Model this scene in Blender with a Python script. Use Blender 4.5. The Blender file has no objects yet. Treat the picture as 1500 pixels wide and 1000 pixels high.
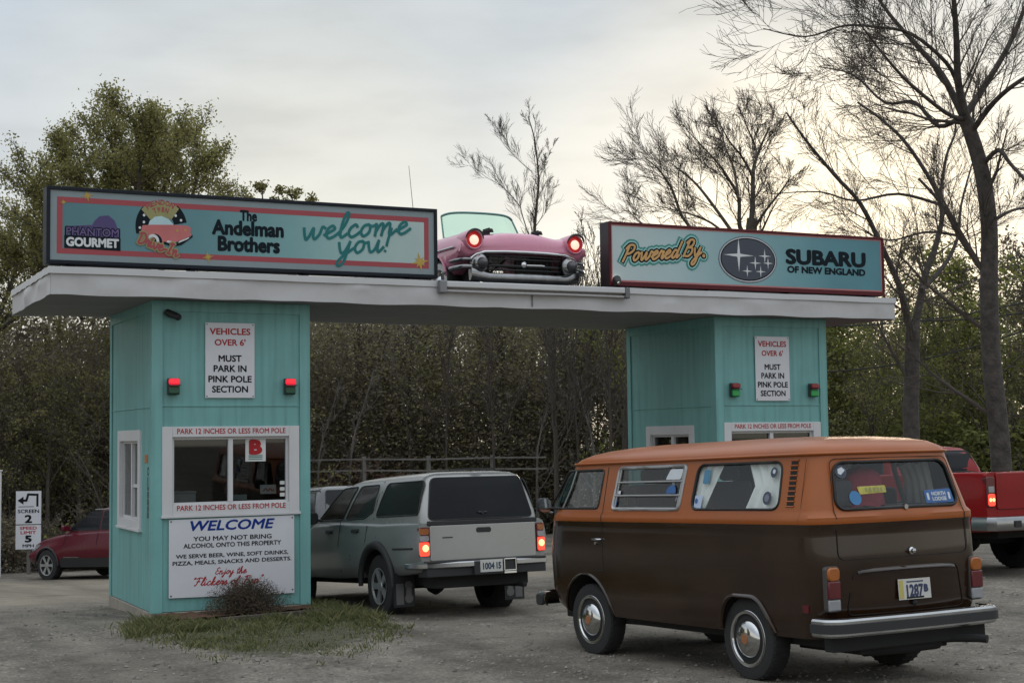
import bpy, bmesh, math, random
from mathutils import Vector, Matrix

SC = bpy.context.scene
COL = SC.collection
PI = math.pi

# ------------------------------------------------------------------ camera
CAM_POS = Vector((-4.039, -17.9574, 1.9382))
YAW, PITCH, ROLL, FPX = 0.4559, 0.0644, -0.0123, 2205.07
def cam_axes():
    c, s = math.cos(YAW), math.sin(YAW)
    fwd = Vector((s, c, 0)); right = Vector((c, -s, 0)); up = Vector((0, 0, 1))
    f2 = fwd*math.cos(PITCH) + up*math.sin(PITCH)
    u2 = up*math.cos(PITCH) - fwd*math.sin(PITCH)
    r3 = right*math.cos(ROLL) + u2*math.sin(ROLL)
    u3 = u2*math.cos(ROLL) - right*math.sin(ROLL)
    return r3, u3, f2
CR, CU, CF = cam_axes()
cam = bpy.data.cameras.new('camera')
cam.sensor_width = 36.0
cam.lens = FPX/1500*36.0
cam.clip_start = 0.1
cam.clip_end = 3000
camo = bpy.data.objects.new('camera', cam)
COL.objects.link(camo)
m = Matrix((CR, CU, -CF)).transposed().to_4x4()
m.translation = CAM_POS
camo.matrix_world = m
SC.camera = camo

def at(u, v, depth):
    """photo pixel (1500 wide) at a depth in metres -> world point"""
    return CAM_POS + (CR*((u-750)/FPX) - CU*((v-500)/FPX) + CF)*depth

# ------------------------------------------------------------------ world and sun
SUN_AZ, SUN_EL = 0.68, math.radians(8)
W = bpy.data.worlds.new('World'); SC.world = W; W.use_nodes = True
nt = W.node_tree; nt.nodes.clear()
def N(tree, typ, **kw):
    n = tree.nodes.new(typ)
    for k, v in kw.items():
        setattr(n, k, v)
    return n
def L(tree, a, b): tree.links.new(a, b)
def ramp(tree, fac, stops, interp='LINEAR'):
    r = N(tree, 'ShaderNodeValToRGB')
    cr = r.color_ramp; cr.interpolation = interp
    while len(cr.elements) > 1: cr.elements.remove(cr.elements[-1])
    cr.elements[0].position = stops[0][0]; c = stops[0][1]
    cr.elements[0].color = (c[0], c[1], c[2], 1) if not isinstance(c, (int, float)) else (c, c, c, 1)
    for p, c in stops[1:]:
        e = cr.elements.new(p)
        e.color = (c[0], c[1], c[2], 1) if not isinstance(c, (int, float)) else (c, c, c, 1)
    if fac is not None: L(tree, fac, r.inputs[0])
    return r.outputs[0]
def math_(tree, op, a, b=None, c=None, clamp=False):
    n = N(tree, 'ShaderNodeMath', operation=op, use_clamp=clamp)
    for i, x in enumerate((a, b, c)):
        if x is None: continue
        if isinstance(x, (int, float)): n.inputs[i].default_value = x
        else: L(tree, x, n.inputs[i])
    return n.outputs[0]
def mixc(tree, fac, a, b, blend='MIX'):
    n = N(tree, 'ShaderNodeMix', data_type='RGBA', blend_type=blend)
    for i, x in ((0, fac), (6, a), (7, b)):
        if isinstance(x, (int, float)):
            n.inputs[i].default_value = x
        elif isinstance(x, (tuple, list)):
            n.inputs[i].default_value = (x[0], x[1], x[2], 1)
        else: L(tree, x, n.inputs[i])
    return n.outputs[2]
tc = N(nt, 'ShaderNodeTexCoord')
sep = N(nt, 'ShaderNodeSeparateXYZ'); L(nt, tc.outputs['Generated'], sep.inputs[0])
mp = N(nt, 'ShaderNodeMapping'); L(nt, tc.outputs['Generated'], mp.inputs[0]); mp.inputs['Scale'].default_value = (1, 1, 3.6)
no = N(nt, 'ShaderNodeTexNoise'); L(nt, mp.outputs[0], no.inputs['Vector'])
no.inputs['Scale'].default_value = 2.6; no.inputs['Detail'].default_value = 5; no.inputs['Roughness'].default_value = .5
zz = math_(nt, 'ADD', sep.outputs['Z'], math_(nt, 'MULTIPLY', math_(nt, 'SUBTRACT', no.outputs[0], .5), .24))
base = ramp(nt, zz, [(0.0, (.98, .92, .74)), (.06, (.93, .91, .82)), (.12, (.82, .845, .835)), (.19, (.68, .725, .76)),
                     (.28, (.53, .60, .665)), (.42, (.74, .80, .86)), (.7, (1.15, 1.24, 1.34)), (1, (1.4, 1.5, 1.6))])
def dirdot(az, el):
    v = N(nt, 'ShaderNodeVectorMath', operation='DOT_PRODUCT')
    L(nt, tc.outputs['Generated'], v.inputs[0])
    v.inputs[1].default_value = (math.sin(az)*math.cos(el), math.cos(az)*math.cos(el), math.sin(el))
    return v.outputs['Value']
g1 = ramp(nt, dirdot(SUN_AZ, math.radians(6.5)), [(.965, 0), (.988, .30), (.9965, .8), (1, 1)], 'EASE')
col = mixc(nt, g1, base, (1.45, 1.28, .98))
g2 = ramp(nt, dirdot(.32, math.radians(9.5)), [(.975, 0), (.992, .45), (1, 1)], 'EASE')
col = mixc(nt, math_(nt, 'MULTIPLY', g2, .5), col, (.92, .88, .74))
nb = N(nt, 'ShaderNodeTexNoise'); L(nt, mp.outputs[0], nb.inputs['Vector'])
nb.inputs['Scale'].default_value = 7; nb.inputs['Detail'].default_value = 6
cl = ramp(nt, nb.outputs[0], [(.32, .89), (.5, 1.0), (.68, 1.07)])
col = mixc(nt, 1.0, col, cl, 'MULTIPLY')
back = ramp(nt, dirdot(YAW+PI, math.radians(20)), [(.35, 1.0), (.8, 1.08)])
col = mixc(nt, 1.0, col, back, 'MULTIPLY')
sky = N(nt, 'ShaderNodeTexSky', sky_type='NISHITA')
sky.sun_disc = False; sky.sun_elevation = SUN_EL; sky.sun_rotation = SUN_AZ
bg1 = N(nt, 'ShaderNodeBackground'); L(nt, sky.outputs[0], bg1.inputs[0]); bg1.inputs[1].default_value = .05
bg2 = N(nt, 'ShaderNodeBackground'); L(nt, col, bg2.inputs[0]); bg2.inputs[1].default_value = 1.06
ad = N(nt, 'ShaderNodeMixShader'); ad.inputs[0].default_value = .92
wo = N(nt, 'ShaderNodeOutputWorld')
L(nt, bg1.outputs[0], ad.inputs[1]); L(nt, bg2.outputs[0], ad.inputs[2]); L(nt, ad.outputs[0], wo.inputs[0])

sl = bpy.data.lights.new('sun', 'SUN'); sl.energy = 0.5; sl.angle = math.radians(12); sl.color = (1, .85, .62)
so = bpy.data.objects.new('sun', sl); COL.objects.link(so)
sd = Vector((math.sin(SUN_AZ)*math.cos(SUN_EL), math.cos(SUN_AZ)*math.cos(SUN_EL), math.sin(SUN_EL)))
so.rotation_euler = (-sd).to_track_quat('-Z', 'Y').to_euler()
so.location = (20, 20, 30)
SC.view_settings.view_transform = 'Standard'; SC.view_settings.look = 'None'
SC.view_settings.exposure = 0.0; SC.view_settings.gamma = 1.0
SC.view_settings.use_curve_mapping = False
SC.cycles.max_bounces = 7; SC.cycles.transparent_max_bounces = 16
SC.cycles.use_denoising = True

# ------------------------------------------------------------------ materials
def mat(name, color, rough=.6, metal=0.0, var=.12, vscale=3.0, bump=0.0, bscale=40.0, coat=0.0, spec=.5, grime=None, gscale=1.5, emit=None, estr=0.0, island=0.0, obj=True):
    """principled material whose colour and roughness wander a little"""
    mt = bpy.data.materials.new(name); mt.use_nodes = True
    t = mt.node_tree; b = t.nodes['Principled BSDF']
    tx = N(t, 'ShaderNodeTexCoord')
    co = tx.outputs['Object'] if obj else N(t, 'ShaderNodeNewGeometry').outputs['Position']
    n1 = N(t, 'ShaderNodeTexNoise'); L(t, co, n1.inputs['Vector'])
    n1.inputs['Scale'].default_value = vscale; n1.inputs['Detail'].default_value = 6; n1.inputs['Roughness'].default_value = .6
    lo = tuple(max(0, c*(1-var)) for c in color); hi = tuple(min(1, c*(1+var)) for c in color)
    c = ramp(t, n1.outputs[0], [(.3, lo), (.7, hi)])
    if island:
        g = N(t, 'ShaderNodeNewGeometry')
        r = ramp(t, g.outputs['Random Per Island'], [(0, 1-island), (1, 1+island)])
        c = mixc(t, 1.0, c, r, 'MULTIPLY')
    if grime:
        n2 = N(t, 'ShaderNodeTexNoise'); L(t, co, n2.inputs['Vector'])
        n2.inputs['Scale'].default_value = gscale; n2.inputs['Detail'].default_value = 9; n2.inputs['Roughness'].default_value = .7
        f = ramp(t, n2.outputs[0], [(.48, 0), (.75, grime[1])])
        c = mixc(t, f, c, grime[0])
    L(t, c, b.inputs['Base Color'])
    rr = ramp(t, n1.outputs[0], [(.25, max(0, rough-.06)), (.75, min(1, rough+.06))])
    L(t, rr, b.inputs['Roughness'])
    b.inputs['Metallic'].default_value = metal
    b.inputs['Specular IOR Level'].default_value = spec
    b.inputs['Coat Weight'].default_value = coat
    b.inputs['Coat Roughness'].default_value = .06
    if emit:
        b.inputs['Emission Color'].default_value = (*emit, 1); b.inputs['Emission Strength'].default_value = estr
    if bump:
        n3 = N(t, 'ShaderNodeTexNoise'); L(t, co, n3.inputs['Vector'])
        n3.inputs['Scale'].default_value = bscale; n3.inputs['Detail'].default_value = 4
        bp = N(t, 'ShaderNodeBump'); bp.inputs['Strength'].default_value = bump; bp.inputs['Distance'].default_value = .02
        L(t, n3.outputs[0], bp.inputs['Height']); L(t, bp.outputs[0], b.inputs['Normal'])
    return mt

def glass(name, tint, mirror=1.0, rough=.02):
    mt = bpy.data.materials.new(name); mt.use_nodes = True
    t = mt.node_tree; t.nodes.clear()
    o = N(t, 'ShaderNodeOutputMaterial'); mx = N(t, 'ShaderNodeMixShader')
    tr = N(t, 'ShaderNodeBsdfTransparent'); tr.inputs[0].default_value = (*tint, 1)
    gl = N(t, 'ShaderNodeBsdfGlossy'); gl.inputs['Roughness'].default_value = rough; gl.inputs['Color'].default_value = (mirror, mirror, mirror, 1)
    fr = N(t, 'ShaderNodeFresnel')
    gb_ = N(t, 'ShaderNodeNewGeometry'); L(t, math_(t, 'SUBTRACT', 1.5, math_(t, 'MULTIPLY', gb_.outputs['Backfacing'], 1.5-1/1.5)), fr.inputs[0])
    L(t, fr.outputs[0], mx.inputs[0]); L(t, tr.outputs[0], mx.inputs[1]); L(t, gl.outputs[0], mx.inputs[2])
    L(t, mx.outputs[0], o.inputs[0])
    return mt

def leafmat(name, c1, c2, rough=.6, trans=.25):
    mt = bpy.data.materials.new(name); mt.use_nodes = True
    t = mt.node_tree; b = t.nodes['Principled BSDF']
    g = N(t, 'ShaderNodeNewGeometry')
    c = ramp(t, g.outputs['Random Per Island'], [(0, c1), (1, c2)])
    oi = N(t, 'ShaderNodeObjectInfo')
    v = ramp(t, oi.outputs['Random'], [(0, .7), (1, 1.3)])
    c = mixc(t, 1.0, c, v, 'MULTIPLY')
    L(t, c, b.inputs['Base Color']); b.inputs['Roughness'].default_value = rough
    b.inputs['Specular IOR Level'].default_value = .2
    if trans:
        tl = N(t, 'ShaderNodeBsdfTranslucent'); L(t, c, tl.inputs[0])
        mx = N(t, 'ShaderNodeMixShader'); mx.inputs[0].default_value = trans
        L(t, b.outputs[0], mx.inputs[1]); L(t, tl.outputs[0], mx.inputs[2])
        L(t, mx.outputs[0], t.nodes['Material Output'].inputs[0])
    return mt

# ------------------------------------------------------------------ mesh helpers
class MB:
    def __init__(s): s.v = []; s.f = []; s.m = []
    def add(s, vs, fs, m=0):
        k = len(s.v); s.v.extend([tuple(p) for p in vs])
        for f in fs: s.f.append([i+k for i in f]); s.m.append(m)
        return s
    def box(s, x0, x1, y0, y1, z0, z1, m=0):
        if x0 > x1: x0, x1 = x1, x0
        if y0 > y1: y0, y1 = y1, y0
        if z0 > z1: z0, z1 = z1, z0
        vs = [(x0,y0,z0),(x1,y0,z0),(x1,y1,z0),(x0,y1,z0),(x0,y0,z1),(x1,y0,z1),(x1,y1,z1),(x0,y1,z1)]
        return s.add(vs, [(3,2,1,0),(4,5,6,7),(0,1,5,4),(1,2,6,5),(2,3,7,6),(3,0,4,7)], m)
    def tube(s, pts, r, n=8, m=0, closed=False, cap=True):
        pts = [Vector(p) for p in pts]; k = len(pts)
        rs = r if isinstance(r, (list, tuple)) else [r]*k
        t0 = (pts[1]-pts[0]).normalized()
        up = Vector((0,0,1)) if abs(t0.z) < .9 else Vector((1,0,0))
        a = t0.cross(up).normalized(); vs = []
        for i, p in enumerate(pts):
            if closed: t = pts[(i+1) % k]-pts[i-1]
            else: t = pts[min(i+1, k-1)]-pts[max(i-1, 0)]
            if t.length < 1e-9: t = t0
            t.normalize()
            a = a-t*a.dot(t)
            if a.length < 1e-6: a = t.orthogonal()
            a.normalize(); b = t.cross(a)
            for j in range(n):
                q = 2*PI*j/n
                vs.append(p+(a*math.cos(q)+b*math.sin(q))*rs[i])
        fs = []
        for i in range(k if closed else k-1):
            for j in range(n):
                i2 = (i+1) % k
                fs.append((i*n+j, i*n+(j+1) % n, i2*n+(j+1) % n, i2*n+j))
        if cap and not closed:
            fs.append(tuple(range(n))[::-1]); fs.append(tuple((k-1)*n+j for j in range(n)))
        return s.add(vs, fs, m)
    def cyl(s, p0, p1, r0, r1=None, n=16, m=0):
        return s.tube([p0, p1], [r0, r0 if r1 is None else r1], n, m)
    def lathe(s, prof, o=(0,0,0), ax=(0,1,0), n=28, m=0):
        """prof: (radius, distance along ax)"""
        ax = Vector(ax).normalized(); a = ax.orthogonal().normalized(); b = ax.cross(a); o = Vector(o)
        vs = []; fs = []; k = len(prof)
        for r, h in prof:
            for j in range(n):
                q = 2*PI*j/n
                vs.append(o+ax*h+(a*math.cos(q)+b*math.sin(q))*r)
        for i in range(k-1):
            for j in range(n):
                fs.append((i*n+j, i*n+(j+1) % n, (i+1)*n+(j+1) % n, (i+1)*n+j))
        return s.add(vs, fs, m)
    def prism(s, poly, fn, w0, w1, m=0):
        """extrude a 2d polygon; fn(u,v,w) -> xyz"""
        k = len(poly)
        vs = [fn(u, v, w0) for u, v in poly]+[fn(u, v, w1) for u, v in poly]
        fs = [tuple(range(k))[::-1], tuple(range(k, 2*k))]
        fs += [(i, (i+1) % k, k+(i+1) % k, k+i) for i in range(k)]
        return s.add(vs, fs, m)
    def loft(s, rings, ms=None, cap=True):
        k = len(rings[0]); vs = [p for r in rings for p in r]; base = len(s.v)
        s.v.extend([tuple(p) for p in vs])
        for i in range(len(rings)-1):
            mi = ms[i] if ms else 0
            for j in range(k):
                s.f.append([base+i*k+j, base+i*k+(j+1) % k, base+(i+1)*k+(j+1) % k, base+(i+1)*k+j]); s.m.append(mi)
        if cap:
            s.f.append([base+j for j in range(k)][::-1]); s.m.append(ms[0] if ms else 0)
            s.f.append([base+(len(rings)-1)*k+j for j in range(k)]); s.m.append(ms[-1] if ms else 0)
        return s
    def patch(s, loop, surf, off=0.0, m=0, rings=4):
        """fill a closed 2d loop, mapped by surf(u,v,off) -> xyz"""
        cu = sum(p[0] for p in loop)/len(loop); cv = sum(p[1] for p in loop)/len(loop); k = len(loop)
        vs = []
        for i in range(rings):
            t = 1-i/rings
            vs += [surf(cu+(u-cu)*t, cv+(v-cv)*t, off) for u, v in loop]
        vs.append(surf(cu, cv, off)); fs = []
        for i in range(rings-1):
            for j in range(k):
                fs.append((i*k+j, i*k+(j+1) % k, (i+1)*k+(j+1) % k, (i+1)*k+j))
        for j in range(k): fs.append(((rings-1)*k+j, (rings-1)*k+(j+1) % k, rings*k))
        return s.add(vs, fs, m)
    def mesh(s, name, mats):
        me = bpy.data.meshes.new(name); me.from_pydata(s.v, [], s.f)
        for mm in (mats if isinstance(mats, (list, tuple)) else [mats]): me.materials.append(mm)
        if any(s.m): me.polygons.foreach_set('material_index', s.m)
        me.update(); return me
    def build(s, name, mats, parent=None, smooth=None, bevel=0.0, fixn=False):
        me = s.mesh(name, mats)
        if fixn:
            bm = bmesh.new(); bm.from_mesh(me); bmesh.ops.recalc_face_normals(bm, faces=bm.faces); bm.to_mesh(me); bm.free()
        if smooth is not None:
            me.shade_smooth(); me.set_sharp_from_angle(angle=math.radians(smooth))
        o = bpy.data.objects.new(name, me); COL.objects.link(o)
        if parent is not None: o.parent = parent
        if bevel:
            b = o.modifiers.new('bevel', 'BEVEL'); b.width = bevel; b.segments = 2; b.limit_method = 'ANGLE'; b.angle_limit = math.radians(40)
        return o

def tag(o, label=None, cat=None, group=None, kind=None):
    if label: o['label'] = label
    if cat: o['category'] = cat
    if group: o['group'] = group
    if kind: o['kind'] = kind
    return o
def thing(name, label, cat, loc=(0,0,0), rot=None, group=None):
    o = bpy.data.objects.new(name, None); COL.objects.link(o); o.empty_display_size = .2
    mm = (rot.to_4x4() if rot is not None else Matrix.Identity(4)); mm.translation = Vector(loc); o.matrix_world = mm
    return tag(o, label, cat, group)
def kids(o): return [c for c in bpy.data.objects if c.parent == o]
def dup(o, parent=None):
    c = o.copy(); COL.objects.link(c); c.parent = parent
    for ch in kids(o): dup(ch, c)
    return c
def rrect(x0, x1, z0, z1, r, n=5):
    if x0 > x1: x0, x1 = x1, x0
    out = []
    for cx, cz, a0 in ((x1-r, z1-r, 0), (x0+r, z1-r, 90), (x0+r, z0+r, 180), (x1-r, z0+r, 270)):
        for i in range(n+1):
            a = math.radians(a0+90*i/n); out.append((cx+r*math.cos(a), cz+r*math.sin(a)))
    return out
def rpoly(pts, r, n=4):
    """polygon with rounded corners"""
    out = []; k = len(pts)
    for i in range(k):
        p = Vector(pts[i]); a = Vector(pts[i-1])-p; b = Vector(pts[(i+1) % k])-p
        ra = min(r, a.length*.45, b.length*.45)
        p0 = p+a.normalized()*ra; p1 = p+b.normalized()*ra
        for j in range(n+1):
            t = j/n; q = p0*(1-t)**2+p*2*t*(1-t)+p1*t*t; out.append((q.x, q.y))
    return out
def dense(loop, step=.06):
    out = []; k = len(loop)
    for i in range(k):
        a = Vector(loop[i]); b = Vector(loop[(i+1) % k]); n = max(1, int((b-a).length/step))
        for j in range(n): q = a+(b-a)*j/n; out.append((q.x, q.y))
    return out
def lerp_tab(tab, x):
    if x <= tab[0][0]: return tab[0][1]
    for (a, va), (b, vb) in zip(tab, tab[1:]):
        if x <= b: return va+(vb-va)*(x-a)/(b-a)
    return tab[-1][1]
def boolean(obj, cutters, op='DIFFERENCE'):
    for c in cutters:
        md = obj.modifiers.new('b', 'BOOLEAN'); md.object = c; md.operation = op; md.solver = 'EXACT'
        try: md.material_mode = 'TRANSFER'
        except Exception: pass
    dg = bpy.context.evaluated_depsgraph_get(); dg.update()
    me = bpy.data.meshes.new_from_object(obj.evaluated_get(dg))
    obj.modifiers.clear(); old = obj.data; obj.data = me; bpy.data.meshes.remove(old)
    for c in cutters:
        d = c.data; bpy.data.objects.remove(c); bpy.data.meshes.remove(d)
    return obj

# ------------------------------------------------------------------ lettering
def text2d(txt, bold=0.0, shear=0.0):
    cu = bpy.data.curves.new('t', 'FONT'); cu.body = txt; cu.offset = bold; cu.shear = shear; cu.resolution_u = 3
    ob = bpy.data.objects.new('t', cu); me = bpy.data.meshes.new_from_object(ob)
    vs = [(v.co.x, v.co.y) for v in me.vertices]; fs = [tuple(p.vertices) for p in me.polygons]
    bpy.data.objects.remove(ob); bpy.data.curves.remove(cu); bpy.data.meshes.remove(me)
    return vs, fs
def put_text(mb, txt, cx, cz, w, h, fn, wd=0.0, bold=0.0, shear=0.0, m=0, tilt=0.0):
    """letters fitted into a w x h box about (cx,cz) of the plane fn(u,v,w)"""
    vs, fs = text2d(txt, 0.0, shear)
    if not vs: return
    x0 = min(v[0] for v in vs); x1 = max(v[0] for v in vs); y0 = min(v[1] for v in vs); y1 = max(v[1] for v in vs)
    if w is None: w = (x1-x0)*h/(y1-y0)
    sx = w/(x1-x0); sy = h/(y1-y0)
    b_ = max(0, bold)*1.45; ring_ = [(0, 0)] if b_ < .004 else [(0, 0)]+[(b_*math.cos(PI*k/4), b_*math.sin(PI*k/4)) for k in range(8)]
    for i, (ox, oy) in enumerate(ring_):
        mb.add([fn(cx+(x+ox-(x0+x1)/2)*sx, cz+(y+oy-(y0+y1)/2)*sy+tilt*(x-(x0+x1)/2)*sx, wd+i*.00006) for x, y in vs], fs, m)
SCRIPT = {  # brush-script strokes, x-height 1; (width, strokes)
 'w': (1.35, [[(0,.95),(.12,.4),(.25,.03),(.42,.3),(.6,.9),(.66,.3),(.8,.04),(1.05,.4),(1.15,.95),(1.35,.85)]]),
 'e': (.85, [[(0,.3),(.3,.5),(.6,.75),(.45,1.0),(.2,.8),(.12,.4),(.3,.04),(.6,.12),(.9,.42)]]),
 'l': (.6, [[(0,.3),(.35,1.0),(.5,1.75),(.38,2.0),(.22,1.5),(.15,.5),(.28,.04),(.6,.3)]]),
 'c': (.8, [[(.6,.8),(.45,1.0),(.18,.75),(.1,.35),(.3,.03),(.55,.12),(.85,.42)]]),
 'o': (.9, [[(.5,.95),(.22,.85),(.08,.4),(.3,.03),(.6,.3),(.62,.75),(.48,.95),(.7,.8),(.92,.85)]]),
 'm': (1.5, [[(0,.8),(.12,.9),(.14,0)],[(.14,.3),(.35,.85),(.52,.95),(.58,.6),(.56,0)],[(.57,.35),(.8,.88),(.97,.95),(1.03,.55),(1.05,.1),(1.2,.04),(1.5,.42)]]),
 'n': (1.05, [[(0,.8),(.12,.9),(.14,0)],[(.14,.3),(.35,.85),(.52,.95),(.6,.55),(.62,.1),(.75,.03),(1.05,.4)]]),
 'y': (1.0, [[(0,.9),(.12,.4),(.28,.05),(.5,.25),(.7,.95)],[(.7,.95),(.62,.1),(.5,-.7),(.25,-.95),(.1,-.7),(.4,-.2),(1.0,.4)]]),
 'u': (1.05, [[(0,.85),(.1,.4),(.25,.04),(.5,.25),(.66,.95)],[(.66,.95),(.66,.3),(.78,.03),(1.05,.4)]]),
 '!': (.5, [[(.3,1.9),(.22,1.1),(.18,.5)],[(.14,.06),(.16,.1)]]),
 'P': (1.2, [[(.35,1.7),(.25,.9),(.1,0)],[(.05,1.45),(.4,1.85),(.95,1.75),(1.0,1.25),(.65,.9),(.3,.85)]]),
 'B': (1.3, [[(.4,1.75),(.28,.9),(.12,0)],[(.1,1.5),(.5,1.85),(.95,1.7),(.9,1.2),(.45,.98)],[(.45,.98),(.95,.9),(1.02,.4),(.7,.03),(.2,.1)]]),
 'r': (.7, [[(0,.4),(.15,.98),(.3,.82),(.5,.85),(.42,.3),(.5,.04),(.72,.35)]]),
 'd': (1.0, [[(.55,.85),(.3,.95),(.1,.5),(.22,.05),(.5,.2),(.7,.9),(.85,1.9)],[(.85,1.9),(.68,.6),(.75,.05),(1.0,.35)]]),
 'D': (1.3, [[(.35,1.75),(.25,.9),(.12,.05)],[(.05,1.6),(.6,1.85),(1.1,1.4),(1.0,.5),(.5,.03),(.05,.12)]]),
 'i': (.55, [[(.1,.9),(.1,.3),(.25,.03),(.55,.4)],[(.18,1.35),(.2,1.42)]]),
 'v': (.85, [[(0,.9),(.2,.1),(.35,.03),(.62,.6),(.65,.95),(.88,.85)]]),
 'I': (.8, [[(.5,1.8),(.35,.9),(.2,0)],[(.15,1.65),(.5,1.85),(.8,1.75)],[(0,.1),(.3,.02),(.55,.15)]]),
 '-': (.7, [[(.1,.5),(.6,.55)]]),
 'E': (1.1, [[(.95,1.6),(.6,1.85),(.3,1.5),(.5,1.02),(.75,.98),(.35,.9),(.12,.4),(.45,.02),(1.05,.4)]]),
 'j': (.7, [[(.35,.95),(.3,0),(.15,-.8),(-.1,-.7),(.3,-.1),(.7,.4)],[(.4,1.35),(.42,1.42)]]),
 't': (.65, [[(.4,1.6),(.22,.6),(.25,.08),(.45,.06),(.65,.35)],[(.05,1.05),(.6,1.12)]]),
 'h': (1.05, [[(0,.3),(.38,1.3),(.42,1.9),(.25,1.7),(.15,0)],[(.17,.4),(.4,.9),(.55,.85),(.58,.15),(.75,.04),(1.05,.4)]]),
 'F': (1.2, [[(.6,1.7),(.45,.8),(.2,0),(0,.15)],[(.1,1.6),(.6,1.85),(1.2,1.75)],[(.25,.95),(.85,1.0)]]),
 'k': (.95, [[(0,.3),(.38,1.3),(.42,1.9),(.25,1.7),(.15,0)],[(.65,.95),(.25,.5),(.55,.1),(.75,.03),(.95,.3)]]),
 's': (.75, [[(0,.3),(.35,.95),(.5,.5),(.5,.12),(.25,.02),(.1,.2)],[(.5,.12),(.75,.35)]]),
 'f': (.7, [[(0,.3),(.4,1.3),(.45,1.9),(.28,1.6),(.15,.2),(.05,-.7),(.25,-.5),(.3,0),(.7,.4)]]),
 '.': (.4, [[(.15,.05),(.18,.09)]]), '"': (.5, [[(.15,1.9),(.12,1.55)],[(.35,1.9),(.32,1.55)]]), ' ': (.7, []),
}
def catmull(pts, n=4):
    if len(pts) < 3: return pts
    P = [pts[0]]+list(pts)+[pts[-1]]; out = []
    for i in range(1, len(P)-2):
        for j in range(n):
            t = j/n
            out.append(tuple(.5*((2*P[i][k])+(-P[i-1][k]+P[i+1][k])*t+(2*P[i-1][k]-5*P[i][k]+4*P[i+1][k]-P[i+2][k])*t*t+(-P[i-1][k]+3*P[i][k]-3*P[i+1][k]+P[i+2][k])*t**3) for k in range(2)))
    out.append(tuple(pts[-1])); return out
def script(mb, txt, x0, z0, xh, fn, thick, wd=0.0, slant=.25, tilt=0.0, m=0, sx=1.0):
    """brush lettering from stroke tables; xh = x-height in metres"""
    cx = 0.0; dz = wd
    for ch in txt:
        w, strokes = SCRIPT[ch]
        for st in strokes:
            q = catmull([((cx+x+slant*y)*xh*sx, y*xh) for x, y in st])
            q = [(x0+x, z0+y+tilt*x) for x, y in q]
            for i in range(len(q)-1):
                a = Vector(q[i]); b = Vector(q[i+1]); d = b-a
                if d.length < 1e-6: continue
                d.normalize(); nn = Vector((-d.y, d.x))*thick/2; e = d*thick*.28
                dz += .00002
                mb.add([fn(*(a-e+nn), dz), fn(*(a-e-nn), dz), fn(*(b+e-nn), dz), fn(*(b+e+nn), dz)], [(0,1,2,3)], m)
        cx += w
    return cx*xh*sx
# ------------------------------------------------------------------ ground
GT = [(-200,2.6),(-40,.6),(-30,.45),(-18,.33),(-12,.12),(-7.8,-.015),(-5.4,-.09),(-2,-.12),(0,-.14),(2.2,-.2),(6,-.42),(17,-1.09),(40,-2.0),(80,-2.4),(600,-2.6)]
def sstep(a, b, x):
    t = max(0, min(1, (x-a)/(b-a))); return t*t*(3-2*t)
def gz(x, y):
    h = (lerp_tab(GT, y-.8)+lerp_tab(GT, y)*2+lerp_tab(GT, y+.8))/4
    h -= .06*sstep(2.0, 2.9, x)*(1-sstep(6, 8, x))*sstep(-4, -1.5, y)*(1-sstep(4, 10, y))
    h += .11*sstep(6, 10, x)*sstep(-6, -3, y)*(1-sstep(4, 14, y))
    return h
def axis_pts(lo, hi, f0, f1, fine):
    out = []; x = f0
    while x <= f1: out.append(x); x += fine
    st = fine; x = out[-1]
    while x < hi: st *= 1.25; x += st; out.append(min(x, hi))
    st = fine; x = out[0]; left = []
    while x > lo: st *= 1.25; x -= st; left.append(max(x, lo))
    return left[::-1]+out
xs = axis_pts(-400, 500, -9, 19, .3); ys = axis_pts(-120, 600, -15, 20, .3)
rg = random.Random(3)
g = MB(); vs = [(x, y, gz(x, y)+(rg.uniform(-.006, .006) if -9 < x < 19 and -15 < y < 20 else 0)) for y in ys for x in xs]
nx = len(xs)
g.add(vs, [(j*nx+i, j*nx+i+1, (j+1)*nx+i+1, (j+1)*nx+i) for j in range(len(ys)-1) for i in range(nx-1)])
gm = bpy.data.materials.new('gravel'); gm.use_nodes = True
t = gm.node_tree; b = t.nodes['Principled BSDF']
pos = N(t, 'ShaderNodeNewGeometry').outputs['Position']
def noise(scale, detail=6, rough=.6, v=None):
    n = N(t, 'ShaderNodeTexNoise'); L(t, v or pos, n.inputs['Vector'])
    n.inputs['Scale'].default_value = scale; n.inputs['Detail'].default_value = detail; n.inputs['Roughness'].default_value = rough
    return n.outputs[0]
big = noise(.28, 5, .55); mid = noise(2.2, 6, .65); fine = noise(38, 4, .7)
vor = N(t, 'ShaderNodeTexVoronoi'); L(t, pos, vor.inputs['Vector']); vor.inputs['Scale'].default_value = 34
c = ramp(t, big, [(.35, (.128, .112, .092)), (.5, (.165, .147, .122)), (.66, (.20, .178, .147))])
c = mixc(t, 1.0, c, ramp(t, mid, [(.3, .72), (.7, 1.28)]), 'MULTIPLY')
c = mixc(t, 1.0, c, ramp(t, fine, [(.3, .74), (.52, .98), (.72, 1.28)]), 'MULTIPLY')
sepc = N(t, 'ShaderNodeSeparateColor'); L(t, vor.outputs['Color'], sepc.inputs[0])
c = mixc(t, 1.0, c, ramp(t, sepc.outputs[0], [(0, .78), (.8, 1.1), (1, 1.4)]), 'MULTIPLY')
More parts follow.
